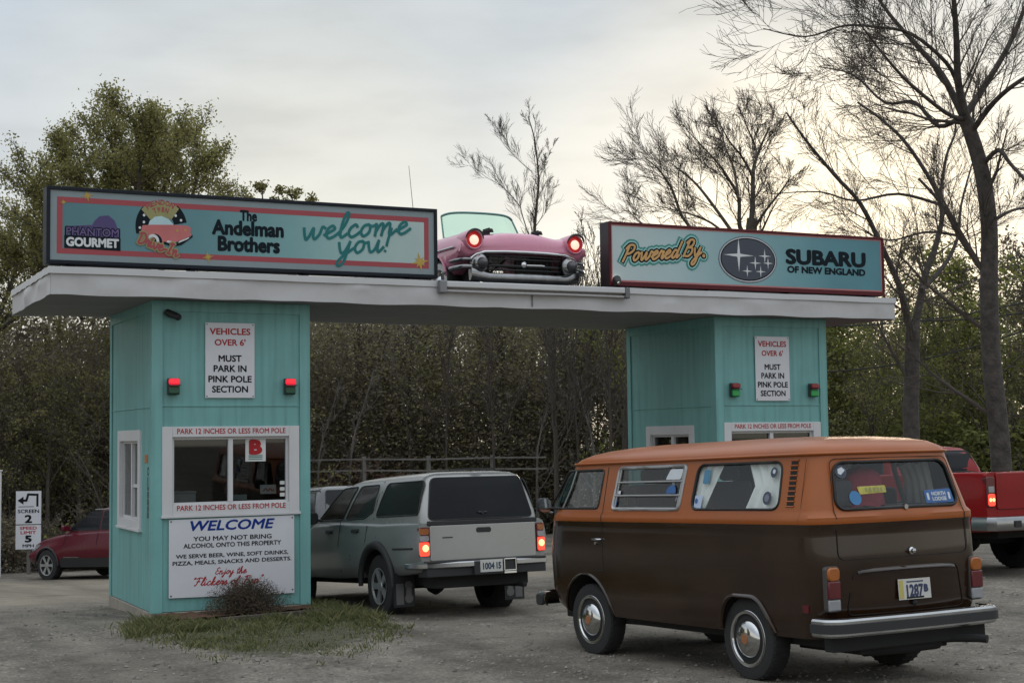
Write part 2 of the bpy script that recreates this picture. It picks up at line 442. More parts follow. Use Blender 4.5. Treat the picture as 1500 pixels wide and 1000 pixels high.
# worn sandy track running behind the left booth
sp = N(t, 'ShaderNodeSeparateXYZ'); L(t, pos, sp.inputs[0])
yy = math_(t, 'ADD', sp.outputs['Y'], math_(t, 'MULTIPLY', big, 3.0))
track = ramp(t, math_(t, 'MULTIPLY', yy, .04), [(.17, 0), (.26, 1), (.70, 1), (.78, 0)])
c = mixc(t, math_(t, 'MULTIPLY', track, .6), c, (.24, .205, .155))
tyre = noise(1.2, 4, .5)
# smooth packed wheel lanes
vm = N(t, 'ShaderNodeMapping'); L(t, pos, vm.inputs[0]); vm.inputs['Scale'].default_value = (1.0, .07, 1)
lane = noise(1.1, 3, .5, vm.outputs[0])
c = mixc(t, 1.0, c, ramp(t, lane, [(.36, .72), (.5, 1.0), (.64, 1.2)]), 'MULTIPLY')
# packed wheel tracks through the two lanes
def band(x0):
    d_ = math_(t, 'ABSOLUTE', math_(t, 'SUBTRACT', math_(t, 'ADD', sp.outputs['X'], math_(t, 'MULTIPLY', math_(t, 'SUBTRACT', big, .5), .8)), x0))
    return ramp(t, d_, [(.08, 1), (.34, 0)])
trk = math_(t, 'MAXIMUM', math_(t, 'MAXIMUM', band(2.95), band(4.5)), math_(t, 'MAXIMUM', band(-1.2), band(-2.8)))
trk = math_(t, 'MULTIPLY', trk, ramp(t, mid, [(.3, .15), (.6, .6)]))
c = mixc(t, trk, c, (.21, .185, .15))
# damp and oil marks, fine dust bands
dm = noise(.75, 7, .62); c = mixc(t, 1.0, c, ramp(t, dm, [(.28, .68), (.40, .95), (.62, 1.0), (.74, 1.10)]), 'MULTIPLY')
L(t, c, b.inputs['Base Color']); b.inputs['Roughness'].default_value = .92; b.inputs['Specular IOR Level'].default_value = .25
h = math_(t, 'ADD', math_(t, 'MULTIPLY', fine, .7), math_(t, 'MULTIPLY', vor.outputs['Distance'], -.6))
h = math_(t, 'ADD', h, math_(t, 'MULTIPLY', mid, 1.2))
bp = N(t, 'ShaderNodeBump'); bp.inputs['Strength'].default_value = .7; bp.inputs['Distance'].default_value = .022
L(t, h, bp.inputs['Height']); L(t, bp.outputs[0], b.inputs['Normal'])
tag(g.build('ground', gm, smooth=60), kind='structure')

# loose stones lying on the gravel in front
mstone = mat('stone', (.17, .157, .138), .9, island=.5, var=.2)
sb = MB(); rg = random.Random(11)
for i in range(12000):
    d = 8.3+rg.random()**1.6*12; u = rg.uniform(-60, 1560)
    p = at(u, 900, d); x, y = p.x, p.y
    if -.1 < x < 2.1 and -1.2 < y < 2.6: continue
    clump = math.sin(x*1.7+1)*math.sin(y*1.3)+.4*math.sin(x*4.1+y*3)
    if clump < rg.uniform(-1.6, .9): continue
    r = rg.choice((.006, .008, .01, .01, .013, .02)); z = gz(x, y)
    q = [(x+r*rg.uniform(.7,1.5)*math.cos(a)*1.2, y+r*rg.uniform(.7,1.5)*math.sin(a), z+r*.2) for a in (0, 1.4, 2.9, 4.4)]
    sb.add(q+[(x, y, z+r*rg.uniform(.7, 1.2))], [(0,1,4),(1,2,4),(2,3,4),(3,0,4)])
tag(sb.build('gravel_stones', mstone), kind='stuff')

# ------------------------------------------------------------------ grass island in front of the left booth
def inpoly(x, y, P):
    c = False; j = len(P)-1
    for i in range(len(P)):
        if (P[i][1] > y) != (P[j][1] > y) and x < (P[j][0]-P[i][0])*(y-P[i][1])/(P[j][1]-P[i][1])+P[i][0]: c = not c
        j = i
    return c
GP = [(-.15,-.15),(-.55,-1.2),(-.5,-2.4),(-.35,-3.6),(.2,-4.5),(.8,-4.3),(1.3,-3.9),(1.9,-3.2),(2.3,-1.9),(2.4,-.6),(2.35,.6),(2.1,.9),(1.95,0),(1.95,-.55),(.2,-1.0)]
gl_ = leafmat('grass_blade', (.055, .075, .026), (.19, .18, .085), .7, .2)
gb = MB(); rg = random.Random(5)
n = 0
while n < 34000:
    x = rg.uniform(-.8, 2.6); y = rg.uniform(-4.8, 1.0)
    if not inpoly(x+rg.gauss(0, .10), y+rg.gauss(0, .22), GP): continue
    n += 1
    edge = max(0, 1-abs(y+1.2)/2.6)
    if rg.random() > .30+.75*edge+.25*math.sin(x*5+y*4): continue
    if rg.random() > .80+.5*math.sin(x*6.3+y*2)*math.sin(y*5.1-x*3): continue
    if y < -1.6 and rg.random() > .50+.5*math.sin(x*3.1+1)*math.cos(y*2.3): continue
    hgt = rg.uniform(.015, .05)*(1+.5*math.sin(x*9)*math.sin(y*7))*(1+.9*edge*rg.random())+(.07*rg.random() if (y > -1.7 and (x < .45 or x > 1.7)) else 0)
    z = gz(x, y)-.004; a = rg.uniform(0, 6.28); w = rg.uniform(.004, .009)
    dx, dy = math.cos(a)*w, math.sin(a)*w; lx, ly = rg.gauss(0, .5)*hgt, rg.gauss(0, .5)*hgt
    gb.add([(x-dx, y-dy, z), (x+dx, y+dy, z), (x+dx*.7+lx*.4, y+dy*.7+ly*.4, z+hgt*.6), (x+lx, y+ly, z+hgt)], [(0,1,2),(0,2,3)])
for cx, cy, n_, hh in ((-.02, -.55, 200, .13), (-.16, -.8, 160, .10), (.14, -.9, 130, .09), (2.02, -.35, 180, .14), (2.1, .25, 180, .14), (1.85, -.75, 130, .09), (.45, -1.1, 120, .11), (1.2, -.95, 130, .12)):
    for _ in range(n_):
        x = cx+rg.gauss(0, .09); y = cy+rg.gauss(0, .1); z = gz(x, y)-.004; a = rg.uniform(0, 6.28); w = rg.uniform(.004, .008); hgt = hh*rg.uniform(.4, 1.1)
        lx, ly = rg.gauss(0, .45)*hgt, rg.gauss(0, .45)*hgt; dx, dy = math.cos(a)*w, math.sin(a)*w
        gb.add([(x-dx, y-dy, z), (x+dx, y+dy, z), (x+dx*.7+lx*.4, y+dy*.7+ly*.4, z+hgt*.6), (x+lx, y+ly, z+hgt)], [(0,1,2),(0,2,3)])
tag(gb.build('grass', gl_), kind='stuff')
# soil under the grass, thin sheet
soil = MB()
mg = mat('thin_turf', (.075, .078, .034), .95, var=.4, vscale=9, bump=.6, bscale=60, obj=False)
ring = [Vector((p[0], p[1])) for p in GP]
def soft(P, k=1):
    for _ in range(k):
        P = [q for i in range(len(P)) for q in (P[i]*.75+P[(i+1) % len(P)]*.25, P[i]*.25+P[(i+1) % len(P)]*.75)]
    return P
ring = soft(ring, 2); rr = random.Random(8)
ring = [p*1.0+Vector((rr.uniform(-.05,.05), rr.uniform(-.12,.12))) for p in ring]
dring = [a.lerp(b_, k/6) for a, b_ in zip(ring, ring[1:]+ring[:1]) for k in range(6)]
bm = bmesh.new()
bv = [bm.verts.new((p.x, p.y, 0)) for p in ring]; bm.faces.new(bv)
bmesh.ops.triangulate(bm, faces=bm.faces[:])
bmesh.ops.subdivide_edges(bm, edges=bm.edges[:], cuts=3, use_grid_fill=True)
for v in bm.verts: v.co.z = gz(v.co.x, v.co.y)+.010
fade = [min((Vector((v.co.x, v.co.y))-p).length for p in dring) for v in bm.verts]
me = bpy.data.meshes.new('turf'); bm.to_mesh(me); bm.free(); me.materials.append(mg)
at_f = me.attributes.new('edge', 'FLOAT', 'POINT'); at_f.data.foreach_set('value', fade)
t = mg.node_tree; an = N(t, 'ShaderNodeAttribute', attribute_name='edge'); pn = N(t, 'ShaderNodeTexNoise'); pn.inputs['Scale'].default_value = 7; pn.inputs['Detail'].default_value = 6
L(t, N(t, 'ShaderNodeNewGeometry').outputs['Position'], pn.inputs['Vector'])
cover = ramp(t, math_(t, 'ADD', math_(t, 'MULTIPLY', an.outputs['Fac'], 1.3), math_(t, 'MULTIPLY', math_(t, 'SUBTRACT', pn.outputs[0], .5), 1.5)), [(.32, 0), (.6, .5)])
tr_ = N(t, 'ShaderNodeBsdfTransparent'); mx = N(t, 'ShaderNodeMixShader'); L(t, cover, mx.inputs[0]); L(t, tr_.outputs[0], mx.inputs[1]); L(t, t.nodes['Principled BSDF'].outputs[0], mx.inputs[2]); L(t, mx.outputs[0], t.nodes['Material Output'].inputs[0])
o = bpy.data.objects.new('turf', me); COL.objects.link(o); tag(o, kind='structure')

# mulch bed edged with a weathered timber, dry shrub
mm_ = mat('mulch', (.105, .052, .03), .95, var=.5, vscale=30, bump=1.0, bscale=70)
mb = MB()
PB = [(.08, -.78), (1.92, -.42), (1.92, .0), (.02, .0)]
for i in range(26):
    for j in range(9): pass
rows = 9; cols = 26; vs = []
for j in range(rows+1):
    for i in range(cols+1):
        u = i/cols; v = j/rows
        x = PB[0][0]*(1-u)*(1-v)+PB[1][0]*u*(1-v)+PB[2][0]*u*v+PB[3][0]*(1-u)*v
        y = PB[0][1]*(1-u)*(1-v)+PB[1][1]*u*(1-v)+PB[2][1]*u*v+PB[3][1]*(1-u)*v
        vs.append((x, y, gz(x, y)+.07+rg.uniform(-.012, .012)))
mb.add(vs, [(j*(cols+1)+i, j*(cols+1)+i+1, (j+1)*(cols+1)+i+1, (j+1)*(cols+1)+i) for j in range(rows) for i in range(cols)])
tag(mb.build('mulch_bed', mm_, smooth=60), kind='structure')
mtim = mat('old_timber', (.085, .072, .058), .9, var=.35, vscale=8, bump=.5, bscale=50)
tb = MB()
a = Vector((.62, -.80, 0)); bb = Vector((1.98, -.52, 0)); d = (bb-a).normalized(); nn = Vector((-d.y, d.x, 0))
tb.prism([(-.045, -.05), (.045, -.05), (.045, .062), (-.045, .07)], lambda u, v, w: (a+d*w+nn*u+Vector((0, 0, gz(*(a+d*w).xy)+v))), 0, (bb-a).length)
o = tb.build('landscape_timber', mtim, bevel=.008)
tag(o, 'weathered grey landscape timber edging the mulch bed', 'timber edging')
def twig_mesh(mb, rng, p, d, Lh, r, lvl):
    pts = [p]; k = 3; dd = d.copy()
    for i in range(k):
        dd = (dd+Vector((rng.gauss(0,.22), rng.gauss(0,.22), rng.gauss(.04,.16)))).normalized(); pts.append(pts[-1]+dd*Lh/k)
    mb.tube(pts, [r, r*.8, r*.6, r*.35], 3)
    if lvl > 0:
        for i in range(rng.randint(3, 5)):
            q = pts[rng.randint(1, 3)]; e = (dd+Vector((rng.gauss(0,.6), rng.gauss(0,.6), rng.gauss(.15,.4)))).normalized()
            twig_mesh(mb, rng, q, e, Lh*rng.uniform(.35, .6), r*.6, lvl-1)
mtw = mat('dry_twig', (.075, .058, .048), .9, var=.3, island=.4)
sh = thing('dry_shrub', 'low dry brown shrub growing in front of the welcome board', 'shrub', (1.02, -.42, gz(1.02, -.42)))
wb = MB(); rg = random.Random(21)
for i in range(120):
    ang = rg.uniform(0, 6.28); ti = rg.uniform(.1, 1.15)
    twig_mesh(wb, rg, Vector((rg.uniform(-.2,.2), rg.uniform(-.06,.06), 0)), Vector((math.cos(ang)*math.sin(ti), math.sin(ang)*math.sin(ti)*.45, math.cos(ti))), rg.uniform(.16, .34), .0045, 2)
wb.build('stems', mtw, sh)
lf = MB()
for i in range(17000):
    a = rg.uniform(0, 6.28); rad = rg.random()**.45; el = rg.uniform(0, 1.5)
    p = Vector((math.cos(a)*math.cos(el)*rad*.55, math.sin(a)*math.cos(el)*rad*.26, math.sin(el)*rad*.42+.02))
    p *= 1+.12*math.sin(a*5+el*7)
    d1 = Vector((rg.gauss(0,1), rg.gauss(0,1), rg.gauss(.6,1))).normalized()*.022; d2 = d1.orthogonal().normalized()*.004
    lf.add([p-d2, p+d2, p+d1], [(0,1,2)])
lf.build('foliage', leafmat('dry_leaf', (.058, .044, .03), (.15, .118, .08), .8, .15), sh)
# ------------------------------------------------------------------ booths
ZT = 3.6428; BW, BD = 1.9304, 2.46; ZB = -.0563; RBX = 7.9927
def teal_mat(name, color, grooves):
    mt = mat(name, color, .5, var=.10, vscale=2.2, grime=((.08, .14, .135), .28), gscale=1.1, spec=.4)
    t = mt.node_tree; b = t.nodes['Principled BSDF']
    tx = N(t, 'ShaderNodeTexCoord'); s = N(t, 'ShaderNodeSeparateXYZ'); L(t, tx.outputs['Object'], s.inputs[0])
    # weathered streaks
    mpp = N(t, 'ShaderNodeMapping'); L(t, tx.outputs['Object'], mpp.inputs[0]); mpp.inputs['Scale'].default_value = (9, 9, .5)
    n = N(t, 'ShaderNodeTexNoise'); L(t, mpp.outputs[0], n.inputs['Vector']); n.inputs['Scale'].default_value = 1.3; n.inputs['Detail'].default_value = 6
    st = ramp(t, n.outputs[0], [(.28, .78), (.5, .98), (.7, 1.06)])
    old = b.inputs['Base Color'].links[0].from_socket
    L(t, mixc(t, 1.0, old, st, 'MULTIPLY'), b.inputs['Base Color'])
    h = N(t, 'ShaderNodeTexNoise'); L(t, mpp.outputs[0], h.inputs['Vector']); h.inputs['Scale'].default_value = 6; h.inputs['Detail'].default_value = 5
    hh = math_(t, 'MULTIPLY', h.outputs[0], .25)
    if grooves:
        u = math_(t, 'ADD', s.outputs['X'], s.outputs['Y'])
        fr = math_(t, 'FRACT', math_(t, 'MULTIPLY', u, 1/.203))
        gr = ramp(t, fr, [(0, 0), (.015, 0), (.03, 1), (.97, 1), (.985, 0), (1, 0)])
        lowm = ramp(t, math_(t, 'MULTIPLY', s.outputs['Z'], .25), [(.592, 1), (.594, .12)])
        hh = math_(t, 'ADD', hh, math_(t, 'MULTIPLY', math_(t, 'MULTIPLY', gr, .5), lowm))
    bp = N(t, 'ShaderNodeBump'); bp.inputs['Strength'].default_value = .7; bp.inputs['Distance'].default_value = .006
    L(t, hh, bp.inputs['Height']); L(t, bp.outputs[0], b.inputs['Normal'])
    return mt
TEAL = (.162, .372, .358)
M_teal = teal_mat('teal_siding', TEAL, True)
M_trim = teal_mat('teal_trim', (.172, .388, .374), False)
M_white = mat('white_paint', (.56, .56, .57), .55, var=.06, grime=((.28, .26, .23), .3))
M_conc = mat('concrete', (.27, .245, .205), .9, var=.2, vscale=6, bump=.5, bscale=30, grime=((.1, .09, .075), .6))
M_glass = glass('window_glass', (.60, .63, .63), 1.0)
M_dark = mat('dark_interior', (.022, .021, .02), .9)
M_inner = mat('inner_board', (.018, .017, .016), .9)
M_black = mat('black_plastic', (.012, .012, .014), .5)
M_redink = mat('red_ink', (.36, .025, .03), .6, var=.08, spec=.15)
M_blkink = mat('black_ink', (.012, .013, .018), .7, spec=.1)
M_blueink = mat('blue_ink', (.012, .035, .20), .6, spec=.1)
M_board = mat('white_board', (.60, .605, .64), .5, var=.05, grime=((.36, .34, .32), .25))
M_screw = mat('screw', (.06, .06, .06), .5)

def frontmap(x0, y): return lambda u, v, w: (x0+u, y-w, v)
def leftmap(x, y0): return lambda u, v, w: (x-w, y0-u, v)

def window(parent, name, o0, o1, z0, z1, g0, g1, gz0, gz1, fn, split, lettering=False, vert=False):
    """framed slider: outer trim o0..o1 x z0..z1, glass g0..g1 x gz0..gz1 in plane fn"""
    f = MB()
    def bar(a, b, c, d, w0, w1, m=0): f.prism([(a, c), (b, c), (b, d), (a, d)], fn, w0, w1, m)
    bar(o0, g0, z0, z1, -.02, .028); bar(g1, o1, z0, z1, -.02, .028)
    bar(g0, g1, gz1, z1, -.02, .026); bar(g0, g1, z0, gz0, -.02, .026)
    bar(o0-.012, o1+.012, z0-.03, z0, -.01, .045)
    fo = f.build(name, M_white, parent, bevel=.004)
    s = MB()
    def sb_(a, b, c, d, w0, w1): s.prism([(a, c), (b, c), (b, d), (a, d)], fn, w0, w1)
    sb_(g0, g0+.03, gz0, gz1, -.07, -.02); sb_(g1-.03, g1, gz0, gz1, -.07, -.02); sb_(g0+.03, g1-.03, gz1-.03, gz1, -.07, -.02); sb_(g0+.03, g1-.03, gz0, gz0+.03, -.07, -.02)
    sb_(split-.028, split+.028, gz0+.03, gz1-.03, -.072, -.005)
    if vert: sb_(split+.028, g1-.03, (gz0+gz1)/2-.09, (gz0+gz1)/2-.05, -.068, -.02)
    s.build('sash', M_white, fo)
    for a, b in ((g0+.03, split-.028), (split+.028, g1-.03)):
        p = MB(); p.prism([(a, gz0+.03), (b, gz0+.03), (b, gz1-.03), (a, gz1-.03)], fn, -.05, -.045)
        p.build('pane', M_glass, fo)
    if lettering:
        t_ = MB()
        put_text(t_, 'PARK 12 INCHES OR LESS FROM POLE', (o0+o1)/2, z1-.056, 1.34, .062, fn, .0275, .012)
        put_text(t_, 'PARK 12 INCHES OR LESS FROM POLE', (o0+o1)/2, z0+.085, 1.34, .062, fn, .0275, .012)
        t_.build('lettering', M_redink, fo)
    return fo

def wall_with_hole(mb, fn, u0, u1, z0, z1, h, th=.08):
    def p(a, b, c, d): mb.prism([(a, c), (b, c), (b, d), (a, d)], fn, -th, 0)
    if not h: p(u0, u1, z0, z1); return
    a, b, c, d = h
    p(u0, a, z0, z1); p(b, u1, z0, z1); p(a, b, z0, c); p(a, b, d, z1)

def booth(x0, label, gzl):
    b = thing('ticket_booth', label, 'ticket booth', (x0, 0, 0), None, 'ticket booths under the canopy')
    w = MB(); F = frontmap(0, 0); Lf = leftmap(0, 0); z1 = ZT-.004
    wall_with_hole(w, F, 0.0, BW, ZB, z1, (.225, 1.68, 1.19, 2.01))
    wall_with_hole(w, Lf, -BD+.08, -.08, ZB, z1, (-1.79, -.70, .99, 1.97))
    wall_with_hole(w, lambda u, v, ww: (BW+ww, u, v), .08, BD-.08, ZB, z1, None)
    w.box(0, BW, BD-.08, BD, ZB, z1)
    w.build('wall', M_teal, b)
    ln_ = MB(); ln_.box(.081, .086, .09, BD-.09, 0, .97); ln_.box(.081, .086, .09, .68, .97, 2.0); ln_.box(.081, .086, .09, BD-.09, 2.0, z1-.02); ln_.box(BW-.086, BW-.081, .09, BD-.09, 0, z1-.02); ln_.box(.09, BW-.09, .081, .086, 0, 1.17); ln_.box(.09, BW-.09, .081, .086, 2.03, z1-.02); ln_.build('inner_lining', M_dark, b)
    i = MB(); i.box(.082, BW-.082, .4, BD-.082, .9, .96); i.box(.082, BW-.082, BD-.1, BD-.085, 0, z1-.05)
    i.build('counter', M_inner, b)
    t_ = MB()
    def fb(a, c, d, e, th): t_.prism([(a, d), (c, d), (c, e), (a, e)], F, .002, th)
    def lb(a, c, d, e, th): t_.prism([(a, d), (c, d), (c, e), (a, e)], Lf, .002, th)
    fb(-.018, .115, ZB-.01, z1, .02); fb(BW-.115, BW+.018, ZB-.01, z1, .02)
    fb(.115, BW-.115, z1-.13, z1, .018)
    fb(.115, BW-.115, 2.372, 2.386, .012)
    lb(-.10, 0, ZB-.01, z1, .018); lb(-BD-.0, -BD+.11, ZB-.01, z1, .018); lb(-BD+.11, -.10, z1-.13, z1, .016); lb(-BD+.11, -.10, 2.36, 2.374, .012)
    t_.build('corner_trim', M_trim, b, bevel=.003)
    f = MB(); f.box(-.015, BW+.015, -.015, BD+.02, gzl-.35, ZB-.008)
    f.build('foundation', M_conc, b, bevel=.01)
    window(b, 'front_window', .108, 1.806, 1.075, 2.13, .231, 1.675, 1.195, 2.005, F, .946, True)
    window(b, 'side_window', -1.905, -.585, .89, 2.10, -1.785, -.705, .995, 1.965, Lf, -1.2, False, True)
    return b
LB = booth(0, 'teal ticket booth with a welcome board beneath its sales window', -.15)
RB = booth(RBX, 'teal ticket booth half hidden behind the orange and brown van', -.1)

def park_sign(x0, x1, z0, z1, label):
    s = MB(); F = frontmap(0, -.021); s.prism([(x0, z0), (x1, z0), (x1, z1), (x0, z1)], F, 0, .006)
    o = s.build('parking_sign', M_board); tag(o, label, 'sign', 'white parking rule signs')
    w = x1-x0; h = z1-z0; cx = (x0+x1)/2
    r = MB(); k = MB()
    put_text(r, 'VEHICLES', cx, z1-h*.115, w*.82, h*.083, F, .0075, .02)
    put_text(r, "OVER 6'", cx, z1-h*.26, w*.62, h*.083, F, .0075, .02)
    for s_, zz_, ww in (('MUST', .475, .46), ('PARK IN', .61, .66), ('PINK POLE', .75, .87), ('SECTION', .885, .72)):
        put_text(k, s_, cx, z1-h*zz_, w*ww, h*.083, F, .0075, .022)
    r.build('red_lettering', M_redink, o); k.build('black_lettering', M_blkink, o)
    c = MB()
    for x in (x0+.02, x1-.02):
        for z in (z0+.02, z1-.02): c.cyl((x, -.026, z), (x, -.031, z), .008, n=8)
    c.build('screws', M_screw, o)
park_sign(.626, 1.236, 2.475, 3.385, 'white parking rule sign on the booth with the welcome board')
park_sign(RBX+.665, RBX+1.265, 2.44, 3.37, 'white parking rule sign on the booth behind the van')

# welcome board
s = MB(); F = frontmap(0, -.021)
s.prism([(.190, .105), (1.735, .085), (1.735, 1.035), (.190, 1.025)], F, 0, .008)
o = s.build('welcome_board', M_board); tag(o, 'white welcome board with blue heading under the booth window', 'sign')
t1 = MB(); put_text(t1, 'WELCOME', .965, .945, 1.03, .115, F, .0095, .02, .22); t1.build('blue_lettering', M_blueink, o)
t2 = MB()
for s_, z, w in (('YOU MAY NOT BRING', .79, .96), ('ALCOHOL ONTO THIS PROPERTY', .71, 1.2), ('WE SERVE BEER, WINE, SOFT DRINKS,', .585, 1.38), ('PIZZA, MEALS, SNACKS AND DESSERTS.', .505, 1.46)):
    put_text(t2, s_, .965, z, w, .052, F, .0095, .018)
t2.build('black_lettering', M_blkink, o)
t3 = MB(); script(t3, 'Enjoy the', .74, .36, .042, F, .010, .0095, .3, 0, 0, 1.15)
script(t3, '"Flickers of Fun"', .46, .235, .05, F, .012, .0095, .3, 0, 0, 1.25)
t3.build('red_script', M_redink, o)
c = MB()
for x in (.215, 1.71):
    for z in (.13, 1.005): c.cyl((x, -.028, z), (x, -.034, z), .010, n=8)
c.build('screws', M_screw, o)

# red over green lane lights
M_redon = mat('red_lens_lit', (.5, .02, .03), .3, emit=(1, .02, .05), estr=.7)
M_redoff = mat('red_lens', (.22, .02, .025), .25)
M_grnon = mat('green_lens_lit', (.02, .2, .05), .3, emit=(.02, .5, .12), estr=.10)
M_grnoff = mat('green_lens', (.012, .07, .035), .3)
M_housing = mat('light_housing', (.03, .035, .035), .5)
def lane_light(x, z, red, label):
    o = thing('lane_light', label, 'signal light', (x, -.02, z), None, 'red and green lane lights on the booths')
    o.scale = (.84, 1, .84)
    h = MB(); h.box(-.085, .085, -.05, 0, -.125, .005); h.box(-.085, .085, -.045, 0, .01, .11); h.build('housing', M_housing, o, bevel=.008)
    a = MB(); a.prism(rrect(-.078, .078, .015, .105, .03), lambda u, v, w: (u, -w, v), .045, .10); a.build('red_lens', M_redon if red else M_redoff, o, bevel=.02, smooth=40)
    g_ = MB(); g_.prism(rrect(-.075, .075, -.115, -.005, .02), lambda u, v, w: (u, -w, v), .05, .085); g_.build('green_lens', M_grnoff if red else M_grnon, o, bevel=.015, smooth=40)
    v = MB(); v.box(-.088, .088, -.115, -.085, -.001, .012); v.build('visor', M_housing, o)
lane_light(.235, 2.615, True, 'lane light glowing red under the small camera')
lane_light(1.675, 2.62, True, 'lane light glowing red nearest the silver pickup side of its booth')
lane_light(RBX+.28, 2.60, False, 'unlit red over green lane light just left of a parking sign')
lane_light(RBX+1.665, 2.60, False, 'unlit red over green lane light at the far right booth corner')

# small camera high on the left booth
o = thing('security_camera', 'small black security camera near the top booth corner', 'camera', (.2, -.02, 3.47))
h = MB(); h.cyl((0, 0, 0), (0, -.03, 0), .04); h.tube([(0, -.03, 0), (.02, -.07, -.01)], .016); h.build('mount', M_black, o)
h = MB(); h.cyl((-.05, -.02, .03), (.075, -.15, -.045), .042, n=18); h.build('camera_body', M_black, o, smooth=40, bevel=.008)
h = MB(); h.cyl((.075, -.15, -.045), (.082, -.158, -.049), .03, n=16); h.build('lens', mat('camera_lens', (.01, .01, .015), .1), o)

# things in and on the left booth windows
P = mat('paper', (.55, .56, .55), .7)
s = MB(); s.prism([(1.14, 1.70), (1.395, 1.70), (1.395, 1.985), (1.14, 1.985)], frontmap(0, .0405), -.003, .001)
o = s.build('window_notice', P); tag(o, 'white notice with a big red B taped to the right pane', 'notice')
t_ = MB(); put_text(t_, 'B', 1.268, 1.875, .13, .155, frontmap(0, .0405), .003, .05); t_.build('red_letter', M_redink, o)
t_ = MB()
for z_ in (1.765, 1.745, 1.722): t_.prism([(1.18, z_), (1.355, z_), (1.355, z_+.011), (1.18, z_+.011)], frontmap(0, .0405), .001, .003)
t_.build('small_lettering', mat('teal_ink', (.04, .16, .13), .6), o)
o = thing('paper_box', 'white box of papers on the counter behind the left pane', 'box', (.47, .48, .96))
s = MB(); s.box(-.14, .14, -.12, .12, 0, .36); s.build('carton', P, o, bevel=.01); s = MB(); s.box(-.147, .147, -.127, .127, .362, .385); s.build('lid', P, o, bevel=.008)
o = thing('counter_lamp', 'tiny lit brass lamp in the lower corner of the window', 'lamp', (.30, .46, .96))
s = MB(); s.lathe([(.05, 0), (.05, .02), (.015, .04), (.015, .24)], ax=(0, 0, 1), n=14); s.build('stand', mat('brass', (.3, .2, .08), .4, .8), o)
s = MB(); s.lathe([(.03, .24), (.05, .26), (.05, .32), (.02, .34)], ax=(0, 0, 1), n=14); s.build('bulb', mat('warm_bulb', (.9, .6, .3), .4, emit=(1, .62, .25), estr=1.6), o)
o = thing('payment_card_sign', 'small white card leaning inside the right pane', 'card', (1.45, .08, 1.30))
s = MB(); s.prism([(-.11, 0), (.09, 0), (.09, .11), (-.11, .11)], lambda u, v, w: (u, w+v*.1, v), 0, .004); s.build('card', P, o)
t_ = MB(); t_.tube([(x/100, (.05+.016*math.sin(x*1.1))*.1-.002, .05+.016*math.sin(x*1.1)) for x in range(-8, 7)], .006, 5); t_.build('red_flourish', M_redink, o)
for k_, zz_ in enumerate((1.265, 1.335, 1.41)):
    s = MB(); s.prism(rrect(1.575, 1.635, zz_, zz_+.045, .008), frontmap(0, .0405), 0, .004)
    o = s.build('window_sticker', P); tag(o, ('lowest', 'middle', 'topmost')[k_]+' of three small pale stickers in the window corner', 'sticker')
s = MB(); s.box(.98, 1.17, .075, .10, 1.235, 1.30); o = s.build('change_tray', mat('grey_tray', (.3, .34, .34), .5), bevel=.006); tag(o, 'small pale tray at the foot of the right pane', 'tray')

# seated attendant, dim behind the right pane
mskin = mat('skin', (.30, .18, .13), .6); mshirt = mat('dark_shirt', (.03, .028, .03), .9); mhair = mat('dark_hair', (.02, .015, .012), .8)
at_ = thing('person', 'dim seated person in dark clothing behind the right pane', 'person', (1.22, 1.05, -.05))
me = bpy.data.meshes.new('body'); bm = bmesh.new()
J = dict(pel=(0,0,.62), ch=(0,-.03,1.0), nk=(0,-.04,1.2), hd0=(0,-.06,1.30), hd1=(0,-.055,1.43), ls=(-.2,-.03,1.12), le=(-.26,-.12,.86), lw=(-.16,-.36,.99), rs=(.2,-.03,1.12), re=(.27,-.12,.86), rw=(.15,-.36,.99),
         lk=(-.14,-.42,.60), lf=(-.14,-.44,.12), rk=(.14,-.42,.60), rf=(.14,-.44,.12), lh=(-.14,-.45,.985), rh=(.13,-.45,.985), lt=(-.145,-.58,.08), rt=(.145,-.58,.08))
B = [('pel','ch'),('ch','nk'),('nk','hd0'),('hd0','hd1'),('ch','ls'),('ls','le'),('le','lw'),('lw','lh'),('ch','rs'),('rs','re'),('re','rw'),('rw','rh'),('pel','lk'),('lk','lf'),('lf','lt'),('pel','rk'),('rk','rf'),('rf','rt')]
RAD = dict(pel=.15, ch=.16, nk=.06, hd0=.075, hd1=.085, ls=.07, le=.05, lw=.033, rs=.07, re=.05, rw=.033, lk=.075, lf=.045, rk=.075, rf=.045, lh=.035, rh=.035, lt=.035, rt=.035)
ids = {k: bm.verts.new(v) for k, v in J.items()}
for a, b_ in B: bm.edges.new((ids[a], ids[b_]))
bm.verts.index_update(); order = list(J); bm.to_mesh(me); bm.free()
bo = bpy.data.objects.new('body', me); COL.objects.link(bo); bo.parent = at_
bo.modifiers.new('skin', 'SKIN'); bo.modifiers.new('sub', 'SUBSURF').levels = 2; bo.modifiers['sub'].render_levels = 2
for i, k in enumerate(order): me.skin_vertices[0].data[i].radius = (RAD[k], RAD[k]*(.75 if k in ('pel', 'ch') else 1))
me.skin_vertices[0].data[0].use_root = True; me.materials.append(mshirt)
s = MB(); s.lathe([(.0, -.10), (.07, -.085), (.09, -.03), (.092, .03), (.07, .075), (0, .1)], (0, -.105, 1.375), (0, 0, 1), 16)
s.add([(-.012, -.195, 1.37), (.012, -.195, 1.37), (0, -.218, 1.36), (0, -.192, 1.40)], [(0,1,2),(1,3,2),(3,0,2)]); s.build('face', mskin, at_, smooth=60)
s = MB(); s.lathe([(.105, -.06), (.108, 0), (.095, .06), (.05, .105), (0, .115)], (0, -.045, 1.41), (0, .2, 1), 18); s.build('hair', mhair, at_, smooth=60)
s = MB()
